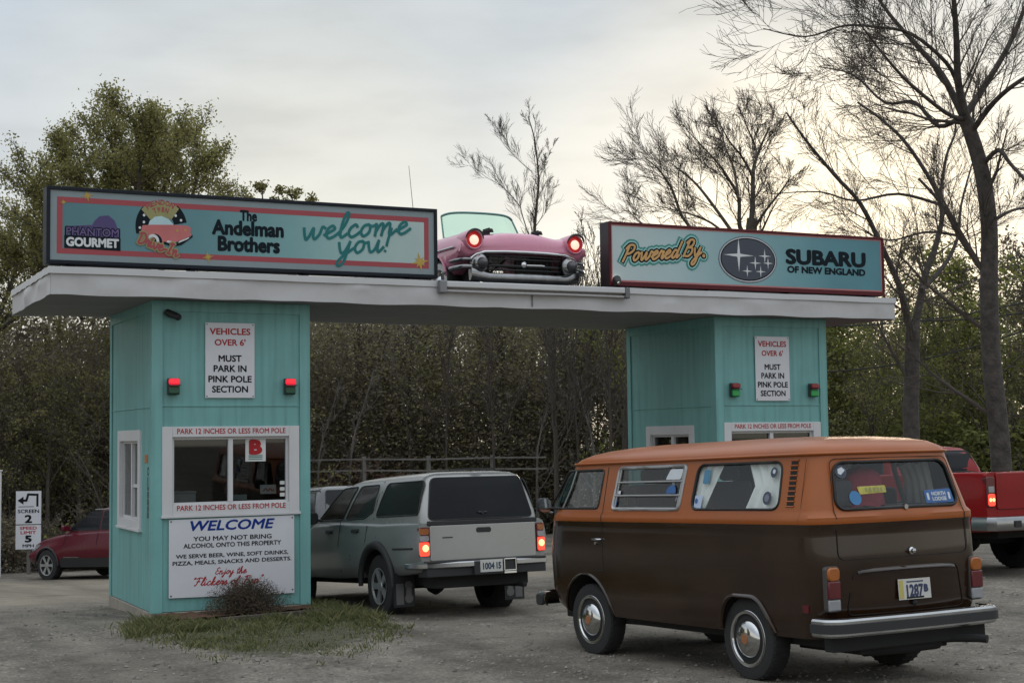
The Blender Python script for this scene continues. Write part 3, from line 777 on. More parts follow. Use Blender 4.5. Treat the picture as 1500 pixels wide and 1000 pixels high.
for sx in (-1, 1):
    for kf in range(4):
        x = (-.14 if sx < 0 else .13)+(-.03+.02*kf)
        s.tube([(x, -.46, .985), (x*1.0, -.51, .98), (x, -.54, .965)], [.009, .008, .007], 6)
    xx = (-.14 if sx < 0 else .13)-sx*.04
    s.tube([(xx, -.44, .985), (xx-sx*.025, -.48, .98)], [.011, .009], 6)
s.build('hands', mskin, at_)

# sticker and vertical lettering on the side wall of the left booth
s = MB(); s.prism([(.28, 1.70), (.44, 1.70), (.44, 1.80), (.28, 1.80)], leftmap(-.001, .68), 0, .004)
o = s.build('orange_sticker', mat('orange_print', (.42, .15, .04), .6)); tag(o, 'small orange sticker on the booth side wall by the window', 'sticker')
s = MB(); s.prism([(.40, 1.05), (.535, 1.05), (.535, 1.68), (.40, 1.68)], leftmap(-.001, .68), 0, .002)
o = s.build('vertical_notice', M_trim); tag(o, 'narrow teal strip with dark stacked characters on the side wall', 'notice')
t_ = MB(); F = leftmap(-.001, .68)
for ch, z, hh in (('O', 1.60, .10), ('U', 1.45, .15), ('8', 1.32, .075), ('a', 1.235, .065), ('8', 1.155, .065), ('B', 1.08, .065)): put_text(t_, ch, .468, z, .10, hh, F, .003, .04)
t_.build('lettering', mat('faded_ink', (.05, .085, .09), .7), o)

# ------------------------------------------------------------------ canopy roof
RX0, RX1, RY0, RY1, RT = -1.2556, 10.9118, -.4083, 2.62, .3118
can = thing('canopy_roof', 'flat white canopy roof spanning both teal booths', 'roof', (0, 0, 0))
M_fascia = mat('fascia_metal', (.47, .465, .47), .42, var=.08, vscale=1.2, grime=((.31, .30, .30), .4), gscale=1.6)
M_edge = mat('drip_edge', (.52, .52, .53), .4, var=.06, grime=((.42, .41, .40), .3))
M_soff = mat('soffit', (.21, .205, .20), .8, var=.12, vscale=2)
M_rooft = mat('roof_felt', (.08, .08, .08), .95)
d = MB(); d.box(RX0+.06, RX1-.06, RY0+.06, RY1-.06, ZT+.012, ZT+RT-.02); d.build('deck', M_rooft, can)
f = MB(); rg = random.Random(4)
def wavy(fn, u0, u1, z0, z1, seed, nz=5, step=.09):
    n_ = int(abs(u1-u0)/step); vs = []
    rnd = random.Random(seed); ph = [rnd.uniform(0, 6) for _ in range(8)]
    dents = [(rnd.uniform(u0, u1), rnd.uniform(z0, z1), rnd.uniform(.1, .35), rnd.uniform(-.016, .022)) for _ in range(int(abs(u1-u0)*4))]
    for j in range(nz+1):
        for i in range(n_+1):
            u = u0+(u1-u0)*i/n_; v = z0+(z1-z0)*j/nz; k = math.sin(PI*min(1, j/nz*1.4))
            w = .006*math.sin(u*2.3+ph[0])+.004*math.sin(u*6.1+ph[1]+v*5)
            for du, dv, dr, da in dents: w += da*math.exp(-((u-du)**2+((v-dv)*1.6)**2)/dr**2*3)
            w = max(w, -.009)
            low = .009*math.sin(u*1.1+ph[2])+.008*math.sin(u*4.7+ph[3]) if j == 0 else 0
            vs.append(fn(u, v-abs(low), w*(.3 if j == nz else 1)))
    return vs, [(j*(n_+1)+i, j*(n_+1)+i+1, (j+1)*(n_+1)+i+1, (j+1)*(n_+1)+i) for j in range(nz) for i in range(n_)]
f.add(*wavy(lambda u, v, w: (u, RY0-w, v), RX0, RX1, ZT, ZT+RT-.07, 1))
f.add(*wavy(lambda u, v, w: (RX0-w, u, v), RY1, RY0, ZT, ZT+RT-.07, 2))
f.add(*wavy(lambda u, v, w: (RX1+w, u, v), RY0, RY1, ZT, ZT+RT-.07, 3))
f.add(*wavy(lambda u, v, w: (u, RY1+w, v), RX1, RX0, ZT, ZT+RT-.07, 4))
f.build('fascia', M_fascia, can, smooth=70)
e = MB(); zt = ZT+RT
def edge(p0, p1, out):
    n_ = 24; p0 = Vector(p0); p1 = Vector(p1); o_ = Vector(out)
    prof = [(-.06, .0), (.022, .0), (.022, -.078), (.012, -.078), (.012, -.01), (-.06, -.01)]
    rings = []
    for i in range(n_+1):
        p = p0.lerp(p1, i/n_); jit = .004*math.sin(i*1.9+p0.x)
        rings.append([tuple(p+o_*(a+jit)+Vector((0, 0, b_+jit*.6))) for a, b_ in prof])
    e.loft(rings)
edge((RX0-.02, RY0, zt), (RX1+.02, RY0, zt), (0, -1, 0)); edge((RX0, RY1, zt-.002), (RX0, RY0-.018, zt-.002), (-1, 0, 0)); edge((RX1, RY0-.018, zt-.002), (RX1, RY1, zt-.002), (1, 0, 0))
e.build('drip_edge', M_edge, can, fixn=True)
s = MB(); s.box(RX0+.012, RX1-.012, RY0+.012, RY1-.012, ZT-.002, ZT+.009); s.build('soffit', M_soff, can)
# seam on the fascia
s = MB(); s.box(4.86, 4.875, RY0-.012, RY0-.004, ZT+.02, ZT+.17); s.build('fascia_seam', mat('seam', (.15, .15, .15), .6), can)

# light trough and conduit along the fascia between the signs
o = thing('light_trough', 'white metal light trough with conduit along the canopy edge', 'light trough', (0, RY0-.03, 0))
s = MB(); s.box(3.60, 6.22, -.085, -.0, 3.868, 3.945); s.build('trough', M_edge, o, bevel=.012)
s = MB(); s.tube([(3.60, -.04, 3.825), (4.4, -.04, 3.822), (5.3, -.04, 3.828), (6.25, -.04, 3.825)], .016, 10); s.build('conduit', M_fascia, o, smooth=60)
s = MB(); s.box(3.50, 3.60, -.10, .0, 3.79, 3.955); s.build('junction_box', mat('galvanised', (.22, .22, .23), .5, .5), o, bevel=.015)
s = MB(); s.box(6.22, 6.29, -.095, .0, 3.80, 3.95); s.build('end_cap', mat('galvanised_dark', (.16, .16, .17), .5, .5), o, bevel=.015)
s = MB(); s.tube([(3.56, -.05, 3.95), (3.56, -.03, 4.03), (3.62, .02, 4.06)], .022, 8); s.build('elbow', M_black, o, smooth=60)
o = thing('sign_floodlight', 'small dark floodlight at the foot of the right signboard', 'floodlight', (6.12, -.44, 3.96))
s = MB(); s.tube([(0, .05, 0), (0, 0, .06)], .012, 8); s.build('bracket', M_black, o)
s = MB(); s.lathe([(.02, -.07), (.045, -.04), (.06, .03), (.062, .045)], (0.02, -.01, .08), (.2, .9, .5), 16); s.build('lamp_head', M_black, o, smooth=50)
s = MB(); s.lathe([(.0, .046), (.055, .046)], (0.02, -.01, .08), (.2, .9, .5), 16); s.build('lens', mat('lamp_glow', (.8, .75, .65), .3, emit=(1, .9, .75), estr=1.0), o)
# ------------------------------------------------------------------ signboards on the canopy
SY = -.358
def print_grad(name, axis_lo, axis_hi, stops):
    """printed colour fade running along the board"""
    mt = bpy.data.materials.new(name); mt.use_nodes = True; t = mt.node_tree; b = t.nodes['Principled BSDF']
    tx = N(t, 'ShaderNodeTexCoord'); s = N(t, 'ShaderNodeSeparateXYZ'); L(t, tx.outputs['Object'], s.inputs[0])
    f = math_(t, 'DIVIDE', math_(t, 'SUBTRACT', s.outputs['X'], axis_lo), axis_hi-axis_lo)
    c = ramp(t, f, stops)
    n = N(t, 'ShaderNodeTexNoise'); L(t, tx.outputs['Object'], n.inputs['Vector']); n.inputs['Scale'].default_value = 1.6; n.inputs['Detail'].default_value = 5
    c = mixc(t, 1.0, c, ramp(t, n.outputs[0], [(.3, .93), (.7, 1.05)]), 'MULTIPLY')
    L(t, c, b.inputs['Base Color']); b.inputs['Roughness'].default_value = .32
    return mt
M_navy = mat('navy_frame', (.006, .009, .016), .55, spec=.25)
M_sgrey = mat('sign_border_grey', (.20, .25, .27), .4, var=.06)
M_sred = mat('sign_red', (.31, .045, .058), .45, var=.06)
M_ink = mat('sign_black', (.006, .012, .017), .6, spec=.12)
M_purple = mat('sign_purple', (.055, .035, .13), .45)
M_swhite = mat('sign_white', (.58, .60, .62), .45)
M_gold = mat('sign_gold', (.42, .28, .05), .45)
M_olive = mat('sign_olive', (.26, .25, .10), .45)
M_spink = mat('sign_pink', (.48, .13, .13), .4)
M_sglass = mat('sign_pale_blue', (.42, .60, .64), .4)
M_cream = mat('sign_cream', (.62, .55, .40), .45)
M_script = mat('sign_teal_script', (.02, .15, .155), .5, spec=.2)
M_orange2 = mat('sign_amber', (.55, .31, .11), .45)

def star4(cx, cz, r, k=.22, n=4, rot=0.0, vs=1.0):
    out = []
    for i in range(2*n):
        a = rot+PI*i/n; rr_ = r if i % 2 == 0 else r*k
        out.append((cx+rr_*math.cos(a), cz+rr_*vs*math.sin(a)))
    return out
def ell(cx, cz, a, b, n=40, a0=0, a1=360): return [(cx+a*math.cos(math.radians(a0+(a1-a0)*i/n)), cz+b*math.sin(math.radians(a0+(a1-a0)*i/n))) for i in range(n if a1-a0 == 360 else n+1)]
def flat(mb, poly, fn, w, m=0): mb.prism(poly, fn, w-.0016, w, m)

A0, A1, B0, B1 = -1.295, 3.540, 3.992, 4.880
sg = thing('roof_sign', 'long teal signboard with welcome script on the canopy, left of the pink car', 'signboard', (0, 0, 0))
d = MB(); d.box(A0, A1, SY+.006, -.12, B0, B1)
for x in (-1.0, .4, 1.8, 3.2): d.box(x-.03, x+.03, SY+.03, -.10, ZT+RT-.02, B0)
d.build('cabinet', M_navy, sg)
F = frontmap(0, SY)
f = MB(); fr = .042
for a, b_, c, e_ in ((A0, A1, B1-fr, B1), (A0, A1, B0, B0+fr), (A0, A0+fr, B0+fr, B1-fr), (A1-fr, A1, B0+fr, B1-fr)): f.prism([(a, c), (b_, c), (b_, e_), (a, e_)], F, -.005, .018)
f.build('frame', M_navy, sg, bevel=.004)
x0, x1, z0, z1 = A0+fr, A1-fr, B0+fr, B1-fr
def hollow(mb, a, b_, c, e_, th, w, m=0):
    for q in ((a, b_, e_-th, e_), (a, b_, c, c+th), (a, a+th, c+th, e_-th), (b_-th, b_, c+th, e_-th)): flat(mb, [(q[0], q[2]), (q[1], q[2]), (q[1], q[3]), (q[0], q[3])], F, w, m)
p = MB(); hollow(p, x0, x1, z0, z1, .075, .0); p.build('outer_border', M_sgrey, sg)
p = MB(); hollow(p, x0+.075, x1-.075, z0+.075, z1-.075, .062, .0015); p.build('red_border', M_sred, sg)
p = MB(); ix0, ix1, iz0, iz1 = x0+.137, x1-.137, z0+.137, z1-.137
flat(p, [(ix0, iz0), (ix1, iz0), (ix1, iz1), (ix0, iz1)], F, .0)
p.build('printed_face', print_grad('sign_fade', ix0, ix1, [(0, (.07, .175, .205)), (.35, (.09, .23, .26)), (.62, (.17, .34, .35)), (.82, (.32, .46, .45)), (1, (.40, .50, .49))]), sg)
# purple band with the two words
p = MB(); flat(p, [(-1.04, 4.25), (-1.04, 4.43), (-.78, 4.455), (-.76, 4.50), (-.70, 4.56), (-.60, 4.575), (-.53, 4.52), (-.49, 4.42), (-.485, 4.25)], F, .003); p.build('purple_band', M_purple, sg)
p = MB(); flat(p, [(-1.095, 4.175), (-.46, 4.165), (-.46, 4.315), (-1.095, 4.325)], F, .004)
put_text(p, 'PHANTOM', -.777, 4.37, .60, .095, F, .0045, .07, 0)
p.build('black_plate', M_ink, sg)
p = MB(); put_text(p, 'PHANTOM', -.777, 4.37, .59, .09, F, .0056, .01, 0); p.build('purple_lettering', mat('sign_lilac', (.11, .07, .20), .5), sg)
p = MB(); put_text(p, 'GOURMET', -.777, 4.25, .585, .095, F, .0055, .035); p.build('white_lettering', M_swhite, sg)
# round drive-in emblem
F0 = F
F = lambda u, v, w: F0(.075+(u-.235)*.845, 4.47+(v-4.42)*.93, w)
EX, EZ = .165, 4.42
def arc_text(mb, txt, cx, cz, r, a0, a1, h, wd, bold, m=0):
    n_ = len(txt)
    for i, ch in enumerate(txt):
        if ch == ' ': continue
        a = math.radians(a0+(a1-a0)*(i+.5)/n_); wch = abs(math.radians(a1-a0))*r/n_*.8
        ca, sa = math.cos(a-PI/2), math.sin(a-PI/2)
        def fn(u, v, w, ca=ca, sa=sa, a=a): return F(cx+r*math.cos(a)+u*ca-v*sa, cz+r*math.sin(a)+u*sa+v*ca, w)
        put_text(mb, ch, 0, 0, wch if ch != 'I' else wch*.4, h, fn, wd, bold)
p = MB()
for a0, a1 in ((12, 52), (136, 196)):
    flat(p, ell(EX, EZ, .36, .36, 10, a0, a1)+ell(EX, EZ, .18, .18, 10, a0, a1)[::-1], F, .003)
p.build('film_segments', M_ink, sg)
p = MB()
for q in ((20, .29), (38, .25), (150, .28), (168, .25), (184, .30)):
    a = math.radians(q[0]); flat(p, ell(EX+q[1]*math.cos(a), EZ+q[1]*math.sin(a), .018, .018, 8), F, .0042)
p.build('film_dots', M_swhite, sg)
p = MB(); flat(p, ell(EX, EZ, .365, .33, 16, 48, 140)+ell(EX, EZ, .20, .13, 16, 48, 140)[::-1], F, .004); p.build('olive_arch', M_olive, sg)
p = MB(); arc_text(p, 'MENDON', EX, EZ, .315, 132, 56, .062, .0055, .02); arc_text(p, 'TWIN', EX, EZ, .225, 122, 64, .062, .0055, .02)
p.build('arch_lettering', M_sred, sg)
p = MB(); flat(p, [(-.02, 4.43), (.0, 4.49), (.07, 4.545), (.16, 4.56), (.26, 4.53), (.33, 4.46), (.31, 4.44)], F, .005); p.build('windscreen_print', M_sglass, sg)
p = MB(); flat(p, [(-.10, 4.20), (-.125, 4.33), (-.10, 4.43), (.05, 4.445), (.3, 4.455), (.52, 4.455), (.575, 4.43), (.57, 4.36), (.585, 4.33), (.45, 4.27), (.36, 4.235), (.2, 4.235), (.15, 4.19), (.0, 4.16)], F, .006); p.build('car_print', M_spink, sg)
p = MB(); flat(p, ell(.075, 4.225, .10, .105), F, .0075); flat(p, [(.2, 4.235), (.34, 4.215), (.57, 4.31), (.60, 4.345), (.6, 4.31), (.44, 4.20), (.33, 4.18), (.2, 4.205)], F, .0068); p.build('shadow_print', M_ink, sg)
p = MB(); flat(p, ell(.045, 4.23, .088, .095), F, .009); flat(p, [(.23, 4.23), (.34, 4.21), (.36, 4.235), (.25, 4.252)], F, .009); flat(p, [(.40, 4.225), (.54, 4.285), (.555, 4.31), (.41, 4.25)], F, .009); p.build('white_print', M_swhite, sg)
p = MB(); flat(p, ell(.045, 4.23, .05, .056), F, .0105); p.build('hub_print', M_ink, sg)
p = MB(); flat(p, ell(.385, 4.385, .018, .02, 10), F, .0075); flat(p, ell(.50, 4.395, .016, .018, 10), F, .0075); p.build('headlamp_print', M_gold, sg)
for nm, th, wd, mm2 in (('script_outline', .055, .010, M_olive), ('red_script', .026, .0125, M_sred)):
    p = MB(); script(p, 'Drive-In', -.17, 4.21, .082, F, th, wd, .3, -.30); p.build(nm, mm2, sg)
F = F0
# host name
p = MB(); put_text(p, 'The', 1.066, 4.66, .20, .12, F, .003, .03); put_text(p, 'Andelman', 1.062, 4.505, .87, .165, F, .003, .034); put_text(p, 'Brothers', 1.073, 4.31, .75, .165, F, .003, .034)
p.build('black_lettering', M_ink, sg)
p = MB(); script(p, 'welcome', 1.735, 4.395, .155, F, .036, .004, .16, .105, 0, 1.33); script(p, 'you!', 2.19, 4.245, .155, F, .036, .004, .16, .085, 0, 1.32); p.build('welcome_script', M_script, sg)
p = MB()
for cx, cz, r in ((-.84, 4.79, .075), (.57, 4.14, .075), (3.30, 4.19, .13), (-1.108, 4.70, .04)):
    flat(p, star4(cx, cz, r, .22, 4, .2), F, .0045); flat(p, star4(cx, cz, r*.65, .3, 4, .95), F, .0062)
p.build('gold_stars', M_gold, sg)

C0, C1 = 6.065, 10.775
s2 = thing('roof_sign', 'teal signboard with an oval star badge on the canopy, right of the pink car', 'signboard', (0, 0, 0))
E0, E1 = 3.985, 4.858
M_maroon = mat('maroon_frame', (.085, .010, .014), .5, var=.1, spec=.25); M_side = mat('dark_cabinet', (.022, .014, .018), .5)
d = MB(); d.box(C0, C1, SY+.006, -.12, E0, E1)
for x in (6.3, 7.7, 9.1, 10.5): d.box(x-.03, x+.03, SY+.03, -.10, ZT+RT-.02, E0)
d.build('cabinet', M_side, s2)
f = MB(); fr = .034
for a, b_, c, e_ in ((C0, C1, E1-fr, E1), (C0, C1, E0, E0+fr+.025), (C0, C0+fr, E0+fr+.025, E1-fr), (C1-fr, C1, E0+fr+.025, E1-fr)): f.prism([(a, c), (b_, c), (b_, e_), (a, e_)], F, -.005, .018)
f.build('frame', M_maroon, s2, bevel=.004)
a, b_, c, e_ = C0+fr, C1-fr, E0+fr+.025, E1-fr
p = MB(); hollow(p, a, b_, c, e_, .022, .001); p.build('red_border', mat('sign_rose', (.42, .16, .16), .45), s2)
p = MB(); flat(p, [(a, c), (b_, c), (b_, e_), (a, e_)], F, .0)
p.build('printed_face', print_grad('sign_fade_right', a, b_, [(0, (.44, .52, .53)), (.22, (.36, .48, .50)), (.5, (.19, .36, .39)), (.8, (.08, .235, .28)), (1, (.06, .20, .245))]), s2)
for nm, th, wd, mm2 in (('green_outline', .150, .002, mat('sign_green', (.03, .22, .20), .45)), ('aqua_outline', .105, .005, mat('sign_aqua', (.30, .55, .52), .45)), ('black_outline', .070, .0085, M_ink), ('amber_script', .030, .012, M_orange2)):
    p = MB(); script(p, 'Powered', 6.26, 4.315, .118, F, th, wd, .35, .10, 0, 1.12); script(p, 'By', 7.23, 4.425, .125, F, th, wd, .35, .08, 0, 1.05)
    flat(p, ell(7.585, 4.45, th*.5+.01, th*.5+.01, 14), F, wd+.001); p.build(nm, mm2, s2)
OX, OZ = 8.335, 4.43
M_silver = mat('badge_silver', (.42, .44, .47), .3, .6)
p = MB(); flat(p, ell(OX, OZ, .50, .335), F, .004); p.build('badge_rim', mat('badge_grey', (.12, .13, .16), .35, .4), s2)
p = MB(); flat(p, ell(OX, OZ, .485, .32), F, .0055); flat(p, ell(OX, OZ, .47, .305), F, .0055); p.build('badge_ring', M_silver, s2)
p = MB(); flat(p, ell(OX, OZ, .455, .29), F, .0075); p.build('badge_field', mat('badge_blue', (.030, .040, .065), .3), s2)
p = MB()
flat(p, star4(OX-.16, OZ+.055, .26, .13, 4, 0, .92), F, .0095)
for cx, cz, r in ((.285, .06, .11), (.12, -.045, .105), (.34, -.04, .09), (-.02, -.165, .09), (.21, -.165, .09)): flat(p, star4(OX+cx, OZ+cz, r, .16, 4, 0, .95), F, .0095)
p.build('badge_stars', M_swhite, s2)
p = MB(); put_text(p, 'SUBARU', 9.715, 4.505, 1.41, .20, F, .003, .036); put_text(p, 'OF NEW ENGLAND', 9.72, 4.32, 1.40, .09, F, .003, .035); p.build('lettering', M_ink, s2)
# ------------------------------------------------------------------ vehicle materials
M_rubber = mat('tyre_rubber', (.018, .018, .018), .85, var=.25, bump=.3, bscale=60)
M_chrome = mat('chrome', (.55, .56, .57), .12, 1.0, var=.05)
M_chrome2 = mat('dull_chrome', (.38, .39, .40), .25, 1.0, var=.1)
M_gasket = mat('rubber_gasket', (.012, .012, .012), .6)
M_seam = mat('panel_gap', (.008, .007, .006), .8)
M_under = mat('underbody', (.012, .012, .012), .9)
M_dglass = mat('tinted_glass', (.009, .010, .012), .10, spec=.16, var=.3, vscale=.8)
M_amber = mat('amber_lens', (.30, .085, .012), .2, spec=.6)
M_redlens = mat('red_lens', (.10, .010, .015), .2, spec=.6)
M_redglow = mat('brake_glow', (.6, .04, .02), .2, emit=(1, .05, .025), estr=1.8)
M_hot = mat('brake_bulb', (.9, .5, .3), .2, emit=(1, .33, .12), estr=3.0)
M_clear = mat('clear_lens', (.26, .265, .28), .15, spec=.7)
M_alloy = mat('alloy', (.42, .43, .44), .35, .7, var=.08)
M_plast = mat('trim_plastic', (.02, .021, .022), .7)
M_plate = mat('number_plate', (.50, .50, .47), .5, var=.08)

def pose(x, y, z, yaw, pitch, roll=0.0):
    """local +x points ahead, yaw clockwise from the world's +Y; returns rotation"""
    c, s = math.cos(yaw), math.sin(yaw)
    fwd = Vector((s, c, 0)); left = Vector((-c, s, 0)); up = Vector((0, 0, 1))
    f2 = fwd*math.cos(pitch)+up*math.sin(pitch); u2 = up*math.cos(pitch)-fwd*math.sin(pitch)
    l2 = left*math.cos(roll)+u2*math.sin(roll); u3 = u2*math.cos(roll)-left*math.sin(roll)
    return Matrix((f2, l2, u3)).transposed()

def tyre_prof(R, w, rim):
    return [(rim, -w*.42), (rim+.012, -w*.48), (R*.90, -w*.5), (R*.965, -w*.46), (R, -w*.36), (R*1.004, 0), (R, w*.36), (R*.965, w*.46), (R*.90, w*.5), (rim+.012, w*.48), (rim, w*.42)]
def wheel(parent, x, y, R, w, rim, style='hubcap', steer=0.0):
    sgn = 1 if y > 0 else -1
    t = MB(); t.lathe(tyre_prof(R, w, rim), (0, 0, 0), (0, 1, 0), 40)
    # tread blocks
    for i in range(36):
        a = 2*PI*i/36
        for k_, off in ((-1, 0), (1, .5)):
            aa = a+off*2*PI/36; c, s = math.cos(aa), math.sin(aa); r0, r1 = R*.985, R*1.012
            ta = .028
            vs = []
            for rr_ in (r0, r1):
                for yy_ in (k_*w*.06, k_*w*.40):
                    for da in (-ta, ta): vs.append((rr_*math.cos(aa+da), yy_, rr_*math.sin(aa+da)))
            t.add(vs, [(4,5,7,6),(0,4,6,2),(1,3,7,5),(0,1,5,4),(2,6,7,3)])
    wo_ = t.build('wheel', M_rubber, parent, smooth=35); wo_.location = (x, y, R); wo_.rotation_euler = (0, 0, steer)
    r = MB(); o_ = sgn*w*.5
    r.lathe([(rim, -sgn*w*.40), (rim, o_*.92), (rim+.014, o_*1.0), (rim+.008, o_*1.04), (rim-.012, o_*.98), (rim-.022, o_*.70), (rim*.62, o_*.58), (rim*.60, o_*.62), (0, o_*.62)], (0, 0, 0), (0, 1, 0), 36)
    if style == 'hubcap':
        r.build('rim', M_chrome2, wo_, smooth=40)
        b_ = MB(); b_.lathe([(rim*.97, o_*.99), (rim*1.02, o_*1.06), (rim*.93, o_*1.04), (rim*.90, o_*.9)], (0, 0, 0), (0, 1, 0), 40); b_.build('trim_ring', M_chrome, wo_, smooth=50)
        b_ = MB(); b_.lathe([(rim*.90, o_*.86), (rim*.72, o_*.90), (rim*.70, o_*.93)], (0, 0, 0), (0, 1, 0), 40); b_.build('rim_band', M_under, wo_, smooth=50)
        h = MB(); h.lathe([(rim*.70, o_*.9), (rim*.68, o_*1.0), (rim*.60, o_*1.14), (rim*.45, o_*1.27), (rim*.25, o_*1.34), (0, o_*1.36)], (0, 0, 0), (0, 1, 0), 40); h.build('hubcap', M_chrome, wo_, smooth=60)
        h = MB(); h.lathe([(rim*.20, o_*1.3), (rim*.19, o_*1.37), (0, o_*1.385)], (0, 0, 0), (0, 1, 0), 20); h.build('hub_emblem', mat('emblem_orange', (.30, .12, .05), .5), wo_, smooth=60)
    else:
        r.build('rim', M_under if style != 'steel' else M_alloy, wo_, smooth=40)
        s = MB(); n_ = {'five': 5, 'six': 6, 'steel': 8}[style]
        for i in range(n_):
            a = 2*PI*i/n_; c, s_ = math.cos(a), math.sin(a)
            w0, w1 = rim*(.09 if n_ > 5 else .12), rim*(.16 if n_ > 5 else .20)
            def P_(rad, tan, yy_): return (rad*c-tan*s_, yy_, rad*s_+tan*c)
            vs = [P_(rim*.12, -w0, o_*.90), P_(rim*.12, w0, o_*.90), P_(rim*.95, w1, o_*.98), P_(rim*.95, -w1, o_*.98),
                  P_(rim*.12, -w0, o_*.72), P_(rim*.12, w0, o_*.72), P_(rim*.95, w1, o_*.76), P_(rim*.95, -w1, o_*.76)]
            s.add(vs, [(0,1,2,3),(7,6,5,4),(0,4,5,1),(1,5,6,2),(2,6,7,3),(3,7,4,0)])
        s.lathe([(rim*.30, o_*.86), (rim*.28, o_*.97), (0, o_*1.0)], (0, 0, 0), (0, 1, 0), 20)
        s.lathe([(rim*1.0, o_*.9), (rim*1.03, o_*1.03), (rim*.93, o_*1.0), (rim*.91, o_*.85)], (0, 0, 0), (0, 1, 0), 36)
        s.build('spokes', M_alloy, wo_, smooth=40, fixn=True)
    return wo_

# ------------------------------------------------------------------ orange and brown van
VR = pose(0, 0, 0, -.0465, -.0327, -.0056)
van = thing('camper_van', 'old orange over brown camper van seen from behind', 'van', (3.7734, -6.5724, -.0547), VR)
M_vor = mat('faded_orange_paint', (.29, .074, .011), .34, var=.10, vscale=1.6, coat=.12, spec=.35, grime=((.35, .115, .03), .4), gscale=1.0)
M_vbr = mat('brown_paint', (.022, .0098, .0046), .2, var=.18, vscale=1.5, coat=.45, spec=.35, grime=((.045, .024, .013), .45), gscale=1.0)
Wt = [(.38,.80),(.46,.83),(.6,.85),(.95,.862),(1.235,.858),(1.25,.866),(1.30,.866),(1.335,.842),(1.36,.838),(1.75,.752),(1.775,.748),(1.795,.748),(1.83,.728),(1.87,.665),(1.90,.575),(1.925,.44),(1.94,.27),(1.945,.10)]
Ft = [(.38,1.98),(.46,2.10),(.6,2.16),(.95,2.17),(1.25,2.11),(1.335,2.06),(1.75,1.83),(1.795,1.80),(1.83,1.74),(1.87,1.62),(1.90,1.46),(1.925,1.2),(1.94,.85),(1.945,.4)]
Rt = [(.38,-2.10),(.46,-2.17),(.6,-2.21),(.95,-2.225),(1.235,-2.215),(1.25,-2.222),(1.30,-2.222),(1.335,-2.195),(1.75,-2.085),(1.795,-2.075),(1.83,-2.05),(1.87,-1.98),(1.90,-1.85),(1.925,-1.60),(1.94,-1.2),(1.945,-.7)]
def vbow(x): return 1-.022*(x/2.1)**2
def vside(x, z): return lerp_tab(Wt, z)*vbow(x)
def vrear(y, z): return lerp_tab(Rt, z)+.05*(y/.7)**2
def vring(z, ins=0.0):
    w = lerp_tab(Wt, z)-ins; xf = lerp_tab(Ft, z)-ins; xr = lerp_tab(Rt, z)+ins
    rf = min(.38, w*.75); rr_ = min(.19, w*.6); h = []
    yf = w-rf
    for i in range(6): y = yf*i/6; h.append((xf-.07*(y/max(yf, .01))**2, y))
    xf2 = xf-.07
    for i in range(9): a = PI/2*i/8; h.append((xf2-rf+rf*math.cos(a), yf+rf*math.sin(a)))
    xa, xb = xf2-rf, xr+.05+rr_
    for i in range(1, 30): h.append((xa+(xb-xa)*i/30, w))
    yr = w-rr_; xr2 = xr+.05
    for i in range(8): a = PI/2*i/7; h.append((xr2+rr_-rr_*math.sin(a), yr+rr_*math.cos(a)))
    for i in range(1, 7): y = yr*(1-i/6); h.append((xr+.05*(y/max(yr, .01))**2, y))
    h = [(x, y*vbow(x)) for x, y in h]
    return [(x, y, z) for x, y in h]+[(x, -y, z) for x, y in h[-2:0:-1]]
zs = [.38,.42,.46,.53,.6,.72,.84,.95,1.05,1.15,1.235,1.25,1.275,1.30,1.335,1.36,1.45,1.55,1.65,1.72,1.75,1.775,1.795,1.81,1.83,1.85,1.87,1.885,1.90,1.915,1.925,1.933,1.94,1.945]
vb = MB(); vb.loft([vring(z) for z in zs], [0 if z < 1.245 else 1 for z in zs[:-1]])
vb.m[-1] = 1
body = vb.build('body', [M_vbr, M_vor, M_under, M_dark], van, fixn=True)
body.parent = None
iv = MB(); iz = [1.0, 1.2, 1.34, 1.5, 1.7, 1.79, 1.85, 1.89]; iv.loft([vring(z, .025) for z in iz]); iv.m = [0]*len(iv.f)
cut = [iv.build('c', M_dark, fixn=True)]
def cutter(loop, fn, a, b_, mm2=M_gasket):
    c_ = MB(); c_.prism(loop, fn, a, b_); return c_.build('c', mm2, fixn=True)
SIDE = lambda u, v, w: (u, w, v); REAR = lambda u, v, w: (w, u, v)
DW = rpoly([(1.86, 1.37), (1.585, 1.725), (.93, 1.725), (.955, 1.37)], .05)
LW = rpoly([(.705, 1.365), (.665, 1.735), (-.395, 1.735), (-.355, 1.365)], .04)
SW = rpoly([(-.525, 1.365), (-.565, 1.735), (-1.68, 1.735), (-1.69, 1.365)], .09, 6)
RW = rpoly([(.635, 1.355), (.575, 1.715), (-.575, 1.715), (-.635, 1.355)], .10, 6)
FW = rpoly([(.72, 1.36), (.62, 1.74), (-.62, 1.74), (-.72, 1.36)], .12, 6)
for lp in (DW, LW, SW): cut.append(cutter(lp, SIDE, -1.2, 1.2))
cut.append(cutter(RW, REAR, -2.6, -1.9)); cut.append(cutter(FW, REAR, 1.5, 2.6))
def disc(cx, cz, r, n=40): return [(cx+r*math.cos(2*PI*i/n), cz+r*math.sin(2*PI*i/n)) for i in range(n)]
FA = disc(1.2, .33, .425)
RA = rpoly([(-.83, .2), (-.90, .50), (-1.02, .675), (-1.40, .675), (-1.53, .50), (-1.60, .2)], .16, 6)
for s_ in (1, -1):
    for lp in (FA, RA): cut.append(cutter(lp, SIDE, .42*s_, 1.2*s_, M_under))
boolean(body, cut)
body.parent = van
body.data.shade_smooth(); body.data.set_sharp_from_angle(angle=math.radians(38))
def side_surf(s_): return lambda u, v, off: (u, s_*(vside(u, v)+off), v)
rear_surf = lambda u, v, off: (vrear(u, v)-off, u, v)
